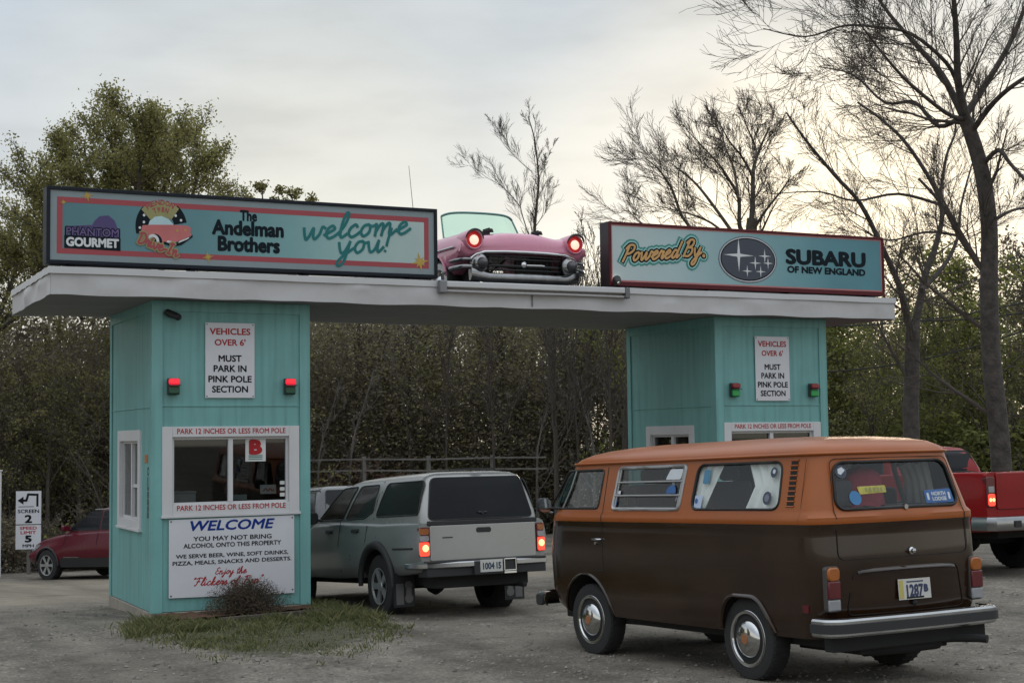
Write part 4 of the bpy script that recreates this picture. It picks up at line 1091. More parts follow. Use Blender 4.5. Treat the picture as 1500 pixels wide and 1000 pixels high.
front_surf = lambda u, v, off: (lerp_tab(Ft, v)-.06*(u/.5)**2+off, u, v)
def loop3(lp, surf, off=0.0, step=.06): return [surf(u, v, off) for u, v in dense(lp, step)]
M_vglass = glass('van_glass', (.84, .87, .87)); M_vglass2 = glass('louvre_glass', (.55, .56, .57), 1.0, .2)
def vwin(name, lp, surf, gl=M_vglass, gk=M_gasket, gr=.012):
    f = MB(); f.tube(loop3(lp, surf, -.002), gr, 6, closed=True); fo = f.build(name, gk, van, smooth=60)
    p = MB(); p.patch(dense(lp, .06), surf, -.012); p.build('pane', gl, fo, smooth=60)
    return fo
for s_ in (1, -1):
    dwf = vwin('door_window', DW, side_surf(s_))
    v = MB(); v.tube([side_surf(s_)(1.60, 1.37, 0), side_surf(s_)(1.50, 1.55, 0), side_surf(s_)(1.44, 1.725, 0)], .011, 8); v.build('vent_bar', M_chrome2, dwf)
    sw = vwin('side_window', SW, side_surf(s_))
    lw = vwin('louvre_window', LW, side_surf(s_), M_vglass2, mat('louvre_frame', (.36, .36, .36), .4, .5), .018)
    v = MB(); S_ = side_surf(s_)
    for z in (1.485, 1.605):
        a0, a1 = .705-(z-1.365)*.108-.01, -.355-(z-1.365)*.108+.01
        v.tube([S_(a0, z, .004), S_(a1, z, .004)], .0095, 6)
    v.tube([S_(.665, 1.375, .0), S_(.635, 1.725, .0)], .008, 6); v.tube([S_(-.325, 1.375, .0), S_(-.362, 1.725, .0)], .008, 6)
    v.build('louvre_bars', lw.data.materials[0], lw)
rwf = vwin('rear_window', RW, rear_surf)
vwin('windshield', FW, front_surf)
# gutter rail, belt moulding, seams
rl = MB(); rp = vring(1.787); rl.tube([(x*1.004, y*1.02, z) for x, y, z in rp], .012, 8, closed=True); rl.build('gutter_rail', M_vor, van, smooth=60)
sm = MB(); S_ = side_surf(1)
def seam(pts, r=.0055): sm.tube(pts, r, 5)
for s_ in (1, -1):
    S_ = side_surf(s_)
    seam([S_(.865, z, -.001) for z in (.80,.9,1.0,1.1,1.2,1.25,1.3,1.335,1.4,1.5,1.6,1.7,1.75)])
    seam([S_(x, .80, -.001) for x in (.865, .95, 1.0)]); seam([S_(1.93-.06*k_, 1.335-(.06*k_), -.001) for k_ in range(2)])
    seam([S_(.79, z, -.001) for z in (.48,.6,.8,1.0,1.2,1.25,1.3,1.335,1.4,1.55,1.7,1.76)]) if s_ < 0 else None
    seam([S_(-1.95, z, -.001) for z in (1.25, 1.3, 1.335, 1.4, 1.6, 1.75)], .002)
hl = [(.66, 1.35), (.60, 1.745), (-.60, 1.745), (-.66, 1.35), (-.665, .98), (.665, .98)]
seam([rear_surf(u, v, -.001) for u, v in dense(rpoly(hl, .06)+[rpoly(hl, .06)[0]], .07)[:-1]], .0035)
el = [(.53, .90), (-.53, .90), (-.60, .56), (.60, .56)]
seam([rear_surf(u, v, -.001) for u, v in dense(rpoly(el, .07), .07)], .0035)
sm.build('panel_gaps', M_seam, van)
# moulded lip over the plate and shallow recess frame
hp = MB(); rings = []
for i in range(25):
    y = -.50+1.0*i/24; k_ = math.sin(PI*i/24)**.6; z = .875+.018*k_
    x = vrear(y, z); rings.append([(x+.004, y, z+.02), (x-.030*k_-.003, y, z+.004), (x-.034*k_-.003, y, z-.006), (x+.004, y, z-.016)])
hp.loft(rings); hp.build('engine_lid_lip', M_vbr, van, smooth=50, fixn=True)
# vents behind the side window
for s_ in (1, -1):
    v = MB(); S_ = side_surf(s_)
    for i in range(9):
        z = 1.395+i*.0395
        v.add([S_(x, zz_, .003) for x, zz_ in ((-1.785, z), (-1.865, z), (-1.865, z+.024), (-1.785, z+.024))], [(0,1,2,3)])
    v.build('air_vent', M_seam, van)
    v = MB()
    for i in range(10):
        z = 1.388+i*.0395
        v.tube([S_(-1.78, z, .002), S_(-1.87, z, .002)], .007, 6)
    v.build('vent_louvre', M_vor, van, smooth=60)
# arch lips
for s_ in (1, -1):
    S_ = side_surf(s_); ar = MB()
    ar.tube([S_(1.2+.428*math.cos(a), .33+.428*math.sin(a), -.002) for a in [math.radians(8+i*6) for i in range(28)]], .016, 6)
    ar.build('arch_lip', M_vbr, van, smooth=60); ar = MB()
    rl_ = [p for p in rpoly([(-.83, .2), (-.90, .50), (-1.02, .675), (-1.40, .675), (-1.53, .50), (-1.60, .2)], .16, 6) if p[1] > .40]
    ar.tube([S_(u, v_, .004) for u, v_ in rl_], .022, 6); ar.build('arch_lip', M_vbr, van, smooth=60)
# rear lamps
for s_ in (1, -1):
    lf_ = MB(); y = .735*s_
    def lamp(z0, z1, m_, name, par=None, r=.035, dd=.05):
        q = MB(); q.prism(rrect(-.058, .058, z0, z1, r, 4), lambda u, v, w: (-2.155-w, y+u, v), 0, dd); return q.build(name, m_, par or van, bevel=.012, smooth=40)
    q = MB(); q.prism(rrect(-.066, .066, .595, .938, .03, 4), lambda u, v, w: (-2.14-w, y+u, v), 0, .045); tl = q.build('tail_light', mat('lamp_housing', (.05, .045, .042), .45), van, bevel=.006)
    lamp(.825, .930, M_amber, 'amber_lens', tl); lamp(.695, .825, M_redlens, 'red_lens', tl, .008); lamp(.603, .69, M_clear, 'reverse_lens', tl, .012, .045)
q = MB(); q.prism(rrect(-2.01, -1.945, .585, .645, .008), lambda u, v, w: (u, vside(u, v)+w-.004, v), 0, .012); q.build('side_marker', M_redlens, van)
# plate
q = MB(); q.prism([(-.165, -.078), (.165, -.078), (.165, .078), (-.165, .078)], lambda u, v, w: (-2.232-w+v*.05, -.03-u, .728+v), 0, .004); pl = q.build('number_plate', M_plate, van)
PF = lambda u, v, w: (-2.2365-w+v*.05, -.03-u, .728+v)
q = MB(); q.prism([(-.158, -.07), (-.115, -.07), (-.115, .07), (-.158, .07)], PF, .0, .0012); q.build('yellow_band', mat('plate_yellow', (.42, .36, .10), .5), pl)
q = MB(); put_text(q, '1287', 0.0, -.012, .165, .085, PF, .0015, .03); put_text(q, 'B', .115, .0, .035, .05, PF, .0015, .05); q.prism([(-.08, .05), (.09, .05), (.09, .06), (-.08, .06)], PF, 0, .0015); q.build('lettering', mat('plate_ink', (.02, .03, .09), .5), pl)
q = MB(); q.box(-2.24, -2.20, -.12, .06, .655, .67); q.lathe([(.02, 0), (.022, .02), (0, .03)], (-2.215, -.03, .62), (-1, 0, 0), 12); q.build('plate_bracket', M_under, van)
q = MB(); q.lathe([(.028, 0), (.028, .014), (.018, .022), (.018, .04), (0, .044)], (-2.226, -.02, 1.02), (-1, 0, 0), 16); q.build('hatch_lock', M_chrome, van, smooth=40)
# bumpers: swept bar
def sweep(path, prof, m_, name, parent):
    q = MB(); rings = []; n_ = len(path)
    for i, (x, y) in enumerate(path):
        a = Vector(path[max(0, i-1)]); b2 = Vector(path[min(n_-1, i+1)]); t_ = (b2-a).normalized(); nn = Vector((t_.y, -t_.x))
        rings.append([(x+nn.x*u, y+nn.y*u, z) for u, z in prof])
    q.loft(rings); return q.build(name, m_, parent, smooth=35, fixn=True)
bp_ = rpoly([(-1.93, .865), (-2.24, .865), (-2.31, .78), (-2.34, .0), (-2.31, -.78), (-2.24, -.865), (-1.93, -.865)], .12, 6)[7:-7]
bp_ = [(-2.08, .865)]+bp_+[(-2.08, -.865)]
bp_ = [p for i, p in enumerate(bp_) if i == 0 or (Vector(p)-Vector(bp_[i-1])).length > 1e-3]
bprof = [(-.035, .415), (.0, .418), (.012, .432), (.012, .455), (.022, .462), (.022, .505), (.012, .512), (.012, .535), (.0, .55), (-.05, .556), (-.05, .548), (-.01, .54), (-.01, .42)]
fl = 1
rb = sweep(bp_, [(-u, z) for u, z in bprof] if False else bprof, M_chrome2, 'rear_bumper', van)
sweep(bp_, [(.013, .446), (.028, .449), (.028, .514), (.013, .517)], M_plast, 'bumper_strip', rb)
fbp = [(-x-.12, y*.97) for x, y in bp_]
sweep(fbp[::-1], bprof, M_chrome, 'front_bumper', van)
q = MB()
for s_ in (1, -1): q.prism(rrect(2.0, 2.12, .42, .53, .03), SIDE, .83*s_, .875*s_)
q.build('bumper_end', M_plast, van, bevel=.01)
# exhaust and underside
q = MB(); q.tube([(-2.05, .35, .30), (-2.1, .0, .30), (-2.1, -.35, .305)], .075, 12); q.tube([(-2.1, -.25, .31), (-2.2, -.45, .315), (-2.34, -.57, .315), (-2.40, -.60, .31)], .032, 10)
q.build('exhaust', M_under, van, smooth=50)
q = MB(); q.box(-2.2, 1.95, -.62, .62, .30, .385); q.box(-2.12, -1.4, -.45, .45, .25, .33); q.cyl((-1.2, -.6, .33), (-1.2, .6, .33), .04); q.tube([(1.0, .55, .30), (.3, .5, .31), (-.2, .5, .32)], .02, 6)
q.prism([(.86, .40), (-2.19, .40), (-2.19, .28), (.86, .30)], lambda u, v, w: (-2.17+w, u*.0+(-.80+.0), v), 0, .0) if False else None
q.box(-2.21, -2.10, -.78, .78, .30, .415); q.build('underbody', M_under, van, bevel=.01)
for x, R_, st in ((1.2, .33, .04), (-1.2, .332, 0)):
    for s_ in (1, -1): wheel(van, x, s_*.715, R_, .185, .215, 'hubcap', st)
# door handle, mirror, hinge bits
q = MB(); S_ = side_surf(1); a = Vector(S_(.99, 1.085, .03)); b2 = Vector(S_(.885, 1.085, .03)); q.tube([Vector(S_(.99, 1.085, .0)), a, b2, Vector(S_(.885, 1.085, 0))], .011, 8); q.cyl(S_(.965, 1.05, 0), S_(.965, 1.05, .02), .014); q.build('door_handle', M_chrome, van, smooth=60)
q = MB(); q.tube([S_(1.80, 1.33, 0), S_(1.83, 1.345, .08), S_(1.80, 1.38, .13)], .010, 8); mo = q.build('wing_mirror', M_chrome2, van, smooth=60)
q = MB(); q.prism(rrect(-.075, .075, 1.33, 1.475, .05), lambda u, v, w: (1.80-w, .83+.105+u, v), -.02, .03); q.build('mirror_head', M_black, mo, bevel=.012, smooth=40)
q = MB(); q.prism(rrect(-.066, .066, 1.338, 1.467, .045), lambda u, v, w: (1.768-w, .83+.105+u, v), 0, .003); q.build('mirror_glass', M_chrome, mo)
# curtains inside the rear side window, sticker set, louvre sticker
M_curt = mat('curtain', (.80, .81, .78), .9, var=.06); M_stk = mat('sticker_white', (.55, .58, .62), .5); M_stb = mat('sticker_blue', (.03, .11, .30), .5); M_std = mat('sticker_dark', (.04, .055, .085), .5, var=.4, vscale=30)
def curtain(top0, top1, mid0, mid1, bot0, bot1, s_=1):
    q = MB(); n_ = 30; vs = []
    for j in range(13):
        t_ = j/12; z = 1.33+.44*t_
        lo = bot0+(mid0-bot0)*min(1, t_*2) if t_ < .5 else mid0+(top0-mid0)*(t_*2-1); hi = bot1+(mid1-bot1)*min(1, t_*2) if t_ < .5 else mid1+(top1-mid1)*(t_*2-1)
        for i in range(n_+1):
            u = i/n_; x = lo+(hi-lo)*u
            vs.append((x, s_*(vside(x, z)-.046+.013*math.sin(u*26+t_*1.5)), z))
    q.add(vs, [(j*(n_+1)+i, j*(n_+1)+i+1, (j+1)*(n_+1)+i+1, (j+1)*(n_+1)+i) for j in range(12) for i in range(n_)])
    o_ = q.build('curtain', M_curt, van, smooth=60); sd_ = o_.modifiers.new('s', 'SOLIDIFY'); sd_.thickness = .003
curtain(-.44, -.90, -.44, -.78, -.44, -.66); curtain(-1.20, -1.74, -1.32, -1.74, -1.20, -1.74)
curtain(-.53, -.80, -.50, -.66, -.48, -.58, -1); curtain(-1.34, -1.74, -1.42, -1.74, -1.34, -1.74, -1)
def sticker(lp, surf, m_, off=-.006):
    q = MB(); q.patch(lp, surf, off, rings=2); return q.build('sticker', m_, par)
par = sw = [o_ for o_ in kids(van) if o_.name.startswith('side_window')][0]; S_ = side_surf(1)
st = sticker(disc(-1.575, 1.655, .042, 16), S_, M_std); q = MB(); q.patch(disc(-1.578, 1.662, .018, 10), S_, -.004, rings=2); q.build('sticker_mark', M_stk, st)
st = sticker(disc(-1.525, 1.455, .052, 18), S_, M_std); q = MB(); q.patch(disc(-1.525, 1.455, .03, 12), S_, -.004, rings=2); q.build('sticker_mark', mat('sticker_grey', (.16, .17, .22), .5), st)
sticker(rpoly([(-.645, 1.575), (-.735, 1.575), (-.74, 1.695), (-.655, 1.695)], .02), S_, mat('sticker_teal', (.06, .20, .32), .5))
st = sticker(rpoly([(-.56, 1.375), (-.665, 1.375), (-.67, 1.48), (-.565, 1.48)], .01), S_, mat('sticker_pale', (.40, .47, .62), .5)); q = MB(); q.patch(disc(-.59, 1.435, .022, 10), S_, -.004, rings=2); q.build('sticker_mark', M_stb, st)
par = [o_ for o_ in kids(van) if o_.name.startswith('louvre_window')][0]
sticker(rpoly([(-.10, 1.62), (-.33, 1.62), (-.35, 1.71), (-.16, 1.71)], .02), S_, M_stk, .002); sticker(rpoly([(-.13, 1.50), (-.28, 1.50), (-.27, 1.555), (-.21, 1.58), (-.14, 1.545)], .02), S_, M_stb, .002); sticker(rpoly([(.60, 1.50), (.64, 1.50), (.64, 1.53), (.60, 1.53)], .005), S_, M_stk, .002)
sticker(rpoly([(.65, 1.385), (.685, 1.385), (.67, 1.45), (.64, 1.45)], .005), S_, M_stb, .002)
par = rwf
st = sticker(disc(.515, 1.645, .052, 18), rear_surf, M_std); q = MB(); q.patch([(u*1, v) for u, v in ((.545, 1.63), (.52, 1.62), (.475, 1.655), (.50, 1.68), (.54, 1.665))], rear_surf, -.004, rings=2); q.build('sticker_mark', M_stk, st)
sticker(disc(.435, 1.44, .055, 18), rear_surf, mat('sticker_cyan', (.04, .17, .36), .5))
st = sticker(rpoly([(.385, 1.465), (.125, 1.475), (.125, 1.53), (.40, 1.525)], .01), rear_surf, mat('sticker_yellow', (.40, .36, .07), .5, var=.3, vscale=20))
q = MB()
for u in (.17, .205, .24, .28, .32): q.patch(rrect(u-.011, u+.011, 1.482, 1.515, .004), rear_surf, -.004, rings=2)
q.build('sticker_mark', M_olive, st)
st = sticker(rpoly([(-.265, 1.375), (-.595, 1.375), (-.575, 1.485), (-.265, 1.475)], .015), rear_surf, M_stb)
q = MB()
for s__, z, w in (('NORTH', 1.447, .16), ('LODGE', 1.407, .16)): put_text(q, s__, .425, z, w, .028, lambda u, v, w_: rear_surf(-u, v, w_-.004), 0, .03)
for u in (.30, .545): q.patch(rrect(-u-.012, -u+.012, 1.40, 1.455, .005), rear_surf, -.004, rings=2)
q.build('sticker_mark', M_stk, st)
q = MB(); q.cyl(rear_surf(-.02, 1.358, .0), rear_surf(-.02, 1.358, .018), .02, n=10); q.build('washer_jet', M_chrome2, rwf)
# cabin contents
M_seat = mat('seat_cloth', (.075, .07, .07), .9, var=.2); M_shelf = mat('shelf', (.16, .16, .17), .8)
q = MB(); q.box(-2.05, -1.35, -.74, .74, 1.005, 1.36); q.build('rear_deck', M_shelf, van, bevel=.04)
q = MB(); q.box(-1.38, -1.20, -.72, .72, 1.0, 1.50)
for s_ in (1, -1): q.box(.55, .70, .22*s_, .68*s_, 1.0, 1.58); q.box(.57, .66, .34*s_, .56*s_, 1.585, 1.72)
q.build('seat_back', M_seat, van, bevel=.04)
q = MB(); q.tube([(1.45+.12*math.cos(a), .38+.19*math.sin(a), 1.30+.11*math.cos(a)) for a in [2*PI*i/20 for i in range(20)]], .012, 6, closed=True); q.tube([(1.45, .38, 1.30), (1.65, .38, 1.15)], .02, 6); q.build('steering_wheel', M_plast, van)
q = MB(); q.box(1.55, 1.95, -.66, .66, 1.18, 1.31); q.build('dashboard', M_plast, van, bevel=.04)
q = MB(); q.tube([(-1.96, -.10, 1.84), (-1.93, -.18, 1.62), (-1.91, -.29, 1.36)], .022, 6); q.tube([(-1.93, -.2, 1.68), (-1.9, -.36, 1.72), (-1.85, -.50, 1.70)], .018, 6); q.build('gear_strap', M_plast, van)
rbk = thing('red_blanket', 'folded red blanket heaped behind the van rear window', 'blanket', van.matrix_world@Vector((-1.88, .13, 1.365)), VR)
q = MB(); rg = random.Random(9); vs = []
for j in range(11):
    for i in range(17):
        a = 2*PI*i/16; t_ = j/10; rr_ = (1.0 if t_ < .75 else math.sqrt(max(0, 1-((t_-.75)/.25)**2)))*(1+.08*math.sin(3*a+t_*4)+.04*math.sin(9*a-6*t_))
        vs.append((.11*rr_*math.cos(a), .20*rr_*math.sin(a)*(1-.25*t_), t_*.31+.012*math.sin(5*a+t_*9)))
q.add(vs, [(j*17+i, j*17+i+1, (j+1)*17+i+1, (j+1)*17+i) for j in range(10) for i in range(16)]); q.build('cloth', mat('red_cloth', (.26, .025, .045), .9, var=.3, vscale=9), rbk, smooth=60)
bag = thing('travel_bag', 'grey travel bag beside the red blanket in the van', 'bag', van.matrix_world@Vector((-1.86, .44, 1.365)), VR)
q = MB(); q.box(-.12, .12, -.15, .15, 0, .22); q.build('bag_body', mat('bag_cloth', (.06, .06, .065), .9), bag, bevel=.05); q = MB(); q.tube([(0, -.08, .21), (0, -.05, .27), (0, .05, .27), (0, .08, .21)], .01, 6); q.build('handle', M_plast, bag)
# ------------------------------------------------------------------ generic car shells
def plan_ring(z, w, xf, xr, rf, rr_, bf=.06, br=.03, ns=22):
    rf = min(rf, w*.7); rr_ = min(rr_, w*.7); h = []; yf = w-rf
    for i in range(5): y = yf*i/5; h.append((xf-bf*(y/yf)**2, y))
    for i in range(7): a = PI/2*i/6; h.append((xf-bf-rf+rf*math.cos(a), yf+rf*math.sin(a)))
    xa, xb = xf-bf-rf, xr+br+rr_
    for i in range(1, ns): h.append((xa+(xb-xa)*i/ns, w))
    yr = w-rr_
    for i in range(7): a = PI/2*i/6; h.append((xr+br+rr_-rr_*math.sin(a), yr+rr_*math.cos(a)))
    for i in range(1, 6): y = yr*(1-i/5); h.append((xr+br*(y/yr)**2, y))
    h.append((xr, 0))
    return [(x, y, z) for x, y in h]+[(x, -y, z) for x, y in h[-2:0:-1]]
def shell(parent, name, mats, zs_, Wt_, Ft_, Rt_, rf, rr_, bf=.06, br=.03):
    q = MB(); q.loft([plan_ring(z, lerp_tab(Wt_, z), lerp_tab(Ft_, z), lerp_tab(Rt_, z), rf, rr_, bf, br) for z in zs_])
    o_ = q.build(name, mats, parent, fixn=True); o_.data.shade_smooth(); o_.data.set_sharp_from_angle(angle=math.radians(40)); return o_
def hull(q, st, ns=7, nr=4):
    """st: (x, zbottom, ztop, w_bottom, w_mid, w_top, corner, crown)"""
    rings = []
    for x, zb_, zt_, wb, wm, wt, rc, cr in st:
        h = [(0, zb_), (wb*.55, zb_), (wb-.04, zb_)]
        for i in range(ns):
            t_ = i/(ns-1); w = wb*(1-t_)*(1-2*t_)+4*wm*t_*(1-t_)+wt*t_*(2*t_-1)
            h.append((w, zb_+.035+(zt_-rc-zb_-.035)*t_))
        for i in range(1, nr+1):
            a = PI/2*i/nr; h.append((wt-rc*1.2*(1-math.cos(a)), zt_-rc+rc*math.sin(a)))
        wl = wt-rc*1.2
        for i in range(1, 4): y = wl*(1-i/3); h.append((y, zt_+cr*(1-(y/wl)**2)))
        h = h[:-1]+[(0, zt_+cr)]
        rings.append([(x, y, z) for y, z in h]+[(x, -y, z) for y, z in h[-2:0:-1]])
    q.loft(rings); return q
def sec(st, x, z):
    """half width of a hull at x,z"""
    for s0, s1 in zip(st, st[1:]):
        if min(s0[0], s1[0]) <= x <= max(s0[0], s1[0]):
            k_ = (x-s0[0])/(s1[0]-s0[0]) if s1[0] != s0[0] else 0
            v = [a+(b_-a)*k_ for a, b_ in zip(s0, s1)]
            t_ = max(0, min(1, (z-v[1]-.035)/max(.01, v[2]-v[6]-v[1]-.035)))
            return v[3]*(1-t_)*(1-2*t_)+4*v[4]*t_*(1-t_)+v[5]*t_*(2*t_-1)
    return st[0][4]
def arches(o_, cxs, cz, r, win=.35, wout=1.4):
    cs = []
    for cx in cxs:
        for s_ in (1, -1):
            c_ = MB(); c_.prism(disc(cx, cz, r), SIDE, win*s_, wout*s_); cs.append(c_.build('c', M_under, fixn=True))
    p_ = o_.parent; o_.parent = None
    o_.data.materials.append(M_under)
    boolean(o_, cs); o_.parent = p_
    o_.data.shade_smooth(); o_.data.set_sharp_from_angle(angle=math.radians(38))

# ------------------------------------------------------------------ silver pickup with a cap
SR = pose(0, 0, 0, -.0475, -.0612)
tr = thing('pickup_truck', 'silver grey pickup with a matching bed cap and glowing brake lights', 'pickup', (3.5861, -.3499, -.2446), SR)
M_silbody = mat('grey_green_paint', (.205, .22, .215), .32, .35, var=.06, coat=.35, grime=((.17, .17, .16), .3), gscale=.6)
M_sil = mat('silver_paint', (.31, .31, .30), .30, .35, var=.06, coat=.4, grime=((.20, .20, .19), .3), gscale=.6)
ST = [(-1.16,.60,1.13,.80,.865,.84,.05,0),(-1.10,.56,1.14,.84,.885,.855,.05,0),(-.6,.52,1.15,.86,.895,.86,.05,.0),(0,.50,1.15,.86,.90,.86,.05,0),(.55,.48,1.17,.85,.895,.85,.05,0),(1.4,.46,1.20,.84,.885,.845,.06,0),(2.3,.46,1.20,.84,.88,.83,.08,.02),(2.7,.46,1.12,.85,.88,.78,.10,.05),(3.3,.48,1.08,.86,.88,.76,.12,.05),(3.8,.5,1.02,.84,.86,.72,.12,.04),(4.0,.55,.92,.74,.78,.64,.1,.02)]
bo = hull(MB(), ST).build('body', M_silbody, tr, fixn=True); arches(bo, (0, 3.09), .40, .47)
CW = [(1.10,.795),(1.25,.785),(1.45,.735),(1.62,.675),(1.68,.64),(1.72,.56),(1.745,.42),(1.755,.2)]
CF_ = [(1.10,2.62),(1.25,2.42),(1.45,2.02),(1.62,1.66),(1.68,1.5),(1.72,1.35),(1.745,1.15),(1.755,.8)]
CR_ = [(1.10,-1.165),(1.18,-1.155),(1.62,-1.045),(1.68,-1.02),(1.72,-.96),(1.745,-.8),(1.755,-.5)]
shell(tr, 'cab_and_cap', M_sil, [1.10,1.15,1.18,1.25,1.35,1.45,1.55,1.62,1.65,1.68,1.70,1.72,1.735,1.745,1.755], CW, CF_, CR_, .25, .10)
def t_side(s_): return lambda u, v, off: (u, s_*(lerp_tab(CW, v)+off), v)
t_rear = lambda u, v, off: (lerp_tab(CR_, v)+.03*(u/.6)**2-off, u, v)
def dwin(parent, name, lp, surf, off=.005, gk=True, m_=None):
    q = MB(); q.patch(dense(lp, .07), surf, off); o_ = q.build(name, m_ or M_dglass, parent, smooth=60)
    if gk: q = MB(); q.tube([surf(u, v, off*.6) for u, v in dense(lp, .07)], .010, 5, closed=True); q.build('gasket', M_gasket, o_, smooth=60)
    return o_
for s_ in (1, -1):
    S_ = t_side(s_)
    dwin(tr, 'cap_window', rpoly([(-1.03, 1.235), (-1.0, 1.635), (.06, 1.645), (.22, 1.235)], .06), S_)
    dwin(tr, 'rear_door_window', rpoly([(.60, 1.225), (.33, 1.30), (.33, 1.64), (.90, 1.64), (1.19, 1.225)], .05), S_)
    dwin(tr, 'front_door_window', rpoly([(1.30, 1.225), (1.02, 1.64), (1.48, 1.635), (2.14, 1.225)], .05), S_)
    q = MB()
    for pts in ([(.36, 1.13), (.36, .95), (.50, .70), (.52, .55)], [(1.25, 1.2), (1.27, .9), (1.24, .55)], [(.22, 1.68), (.27, 1.45), (.29, 1.20)]):
        if pts[0][1] > 1.5: q.tube([S_(u, v, 0) for u, v in pts], .006, 5)
        else: q.tube([(u, s_*(sec(ST, u, v)+.001), v) for u, v in pts], .005, 5)
    q.build('panel_gaps', M_seam, tr)
    for x in (.72, 1.62):
        q = MB(); q.prism(rrect(x-.10, x+.10, 1.05, 1.10, .02), lambda u, v, w: (u, s_*(sec(ST, u, v)+w), v), -.01, .028); q.build('door_handle', M_black, tr, bevel=.006)
    q = MB(); q.tube([(u, s_*(sec(ST, u, .86)+.004), .86-.02) for u in (-.5, -.8, -1.05)], .012, 5); q.build('side_strip', M_plast, tr)
    for cx in (0, 3.09):
        q = MB(); q.tube([(cx+.49*math.cos(a), s_*(.905), .40+.49*math.sin(a)) for a in [math.radians(-2+i*8) for i in range(24)]], [.02+.035*math.sin(PI*min(1, (i+3)/26)) for i in range(24)], 8); q.build('fender_flare', M_plast, tr, smooth=60)
    q = MB(); q.prism(rrect(-.17, -.15, .06, .06, .0), SIDE, 0, 0) if False else None
    q.box(-.50, -.485, s_*.62, s_*.90, .14, .55); mf = q.build('mud_flap', M_black, tr)
    q = MB(); q.prism(disc(s_*.70, .40, .05, 14), REAR, -.504, -.498); q.prism(disc(s_*.70, .24, .055, 14), REAR, -.504, -.498); q.box(-.505, -.497, s_*.665, s_*.735, .27, .36); q.box(-.505, -.498, s_*.77, s_*.87, .17, .42); q.build('flap_plate', mat('flap_steel', (.14, .14, .145), .4, .6), mf)
    # tail lamp
    y = .79*s_
    def tl_(z0, z1, m_, name, par, dd=.02, a=.065):
        q = MB(); q.prism(rrect(-a, a, z0, z1, .02, 3), lambda u, v, w: (-1.165-w+(abs(u*s_+0)*0)+max(0, u*s_)*.5, y+u, v), -.04, dd); return q.build(name, m_, par, bevel=.006)
    lo = tl_(.74, 1.085, M_redlens, 'tail_light', tr); tl_(1.0, 1.07, M_amber, 'amber_lens', lo, .026, .055); tl_(.92, .985, M_clear, 'reverse_lens', lo, .026, .055); tl_(.75, .91, M_redglow, 'brake_lens', lo, .028, .058)
    if True:
        q = MB(); q.lathe([(.042, .03), (.03, .036), (0, .038)], (-1.165, y-.005*s_, .84), (-1, 0, 0), 12); q.build('brake_bulb', M_hot, lo)
    q = MB(); q.tube([(1.85, s_*.86, 1.22), (1.86, s_*.98, 1.25)], .02, 6); q.prism(rrect(.93, 1.15, 1.18, 1.34, .05), lambda u, v, w: (1.84-w, s_*u, v), -.06, .02); q.build('door_mirror', M_black, tr, bevel=.015)
dwin(tr, 'cap_rear_window', rpoly([(.71, 1.165), (.605, 1.665), (-.605, 1.665), (-.71, 1.165)], .07), t_rear, .010)
q = MB(); q.tube([t_rear(.06, 1.24, .02), t_rear(-.06, 1.24, .02)], .012, 6); q.cyl(t_rear(0, 1.235, .0), t_rear(0, 1.235, .03), .02, n=10); q.build('cap_latch', M_black, tr)
q = MB(); q.prism(rrect(-.715, .715, .685, 1.10, .02), lambda u, v, w: (-1.158-w, u, v), 0, .018); tg = q.build('tailgate', M_sil, tr, bevel=.008)
q = MB(); q.prism(rrect(-.10, .10, 1.0, 1.06, .025), lambda u, v, w: (-1.176-w, u, v), 0, .008); q.build('tailgate_handle', M_black, tg, bevel=.004)
q = MB(); q.box(-1.18, -1.15, -.74, .74, 1.10, 1.155); q.build('cap_seal', M_plast, tr, bevel=.01)
q = MB(); q.tube([(-1.1775, u*.01, .955+.002*(u % 2)) for u in range(55, 41, -1)], .007, 4); q.build('tailgate_badge', M_plast, tg)
q = MB(); q.prism(rrect(-.30, .30, 1.758, 1.778, .009), REAR, -.93, -.90); q.build('cap_brake_lamp', M_plast, tr)
# bumper: chrome step bar with dark pads
sweep([(-.80, .87), (-1.14, .87), (-1.25, .80), (-1.275, .3), (-1.275, -.3), (-1.25, -.80), (-1.14, -.87), (-.80, -.87)], [(-.03, .60), (0, .60), (.012, .61), (.012, .655), (0, .668), (-.06, .67), (-.06, .655), (-.01, .65), (-.01, .61)], M_chrome2, 'rear_bumper', tr)
q = MB(); q.box(-1.27, -1.10, -.80, .80, .66, .685); q.box(-1.295, -1.26, -.38, .20, .50, .665); q.box(-1.25, -1.0, -.80, .80, .50, .60); q.build('bumper_step', M_plast, tr, bevel=.008)
q = MB(); q.box(-1.302, -1.296, -.175, .125, .53, .675); pl = q.build('number_plate', M_plate, tr)
q = MB(); put_text(q, '1004', -.035, .60, .15, .075, lambda u, v, w: (-1.3025-w, -u-.02+.0, v), .001, .03); put_text(q, '15', .10, .60, .055, .07, lambda u, v, w: (-1.3025-w, -u-.02, v), .001, .04)
q.build('lettering', mat('plate_ink', (.03, .05, .08), .6), pl)
q = MB(); hollow_ = [(-.205, .535, -.19, .68), (-.36, .535, -.345, .68), (-.36, .665, -.19, .68), (-.36, .53, -.19, .545)]
for a, b_, c, d_ in hollow_: q.box(-1.31, -1.27, a, c, b_, d_)
q.box(-1.31, -1.265, -.36, -.19, .50, .525); q.build('hitch_bracket', M_chrome, tr, bevel=.004)
q = MB(); q.box(-1.0, 3.9, -.55, .55, .38, .56); q.lathe([(.0, -.12), (.10, -.09), (.15, 0), (.10, .09), (0, .12)], (0, .1, .38), (0, 1, 0), 16); q.cyl((0, -.7, .38), (0, .7, .38), .05); q.box(-1.12, -.75, -.62, .62, .36, .56); q.tube([(-.6, -.45, .36), (-1.1, -.5, .36), (-1.22, -.52, .35)], .035, 8); q.build('underbody', M_under, tr, bevel=.02)
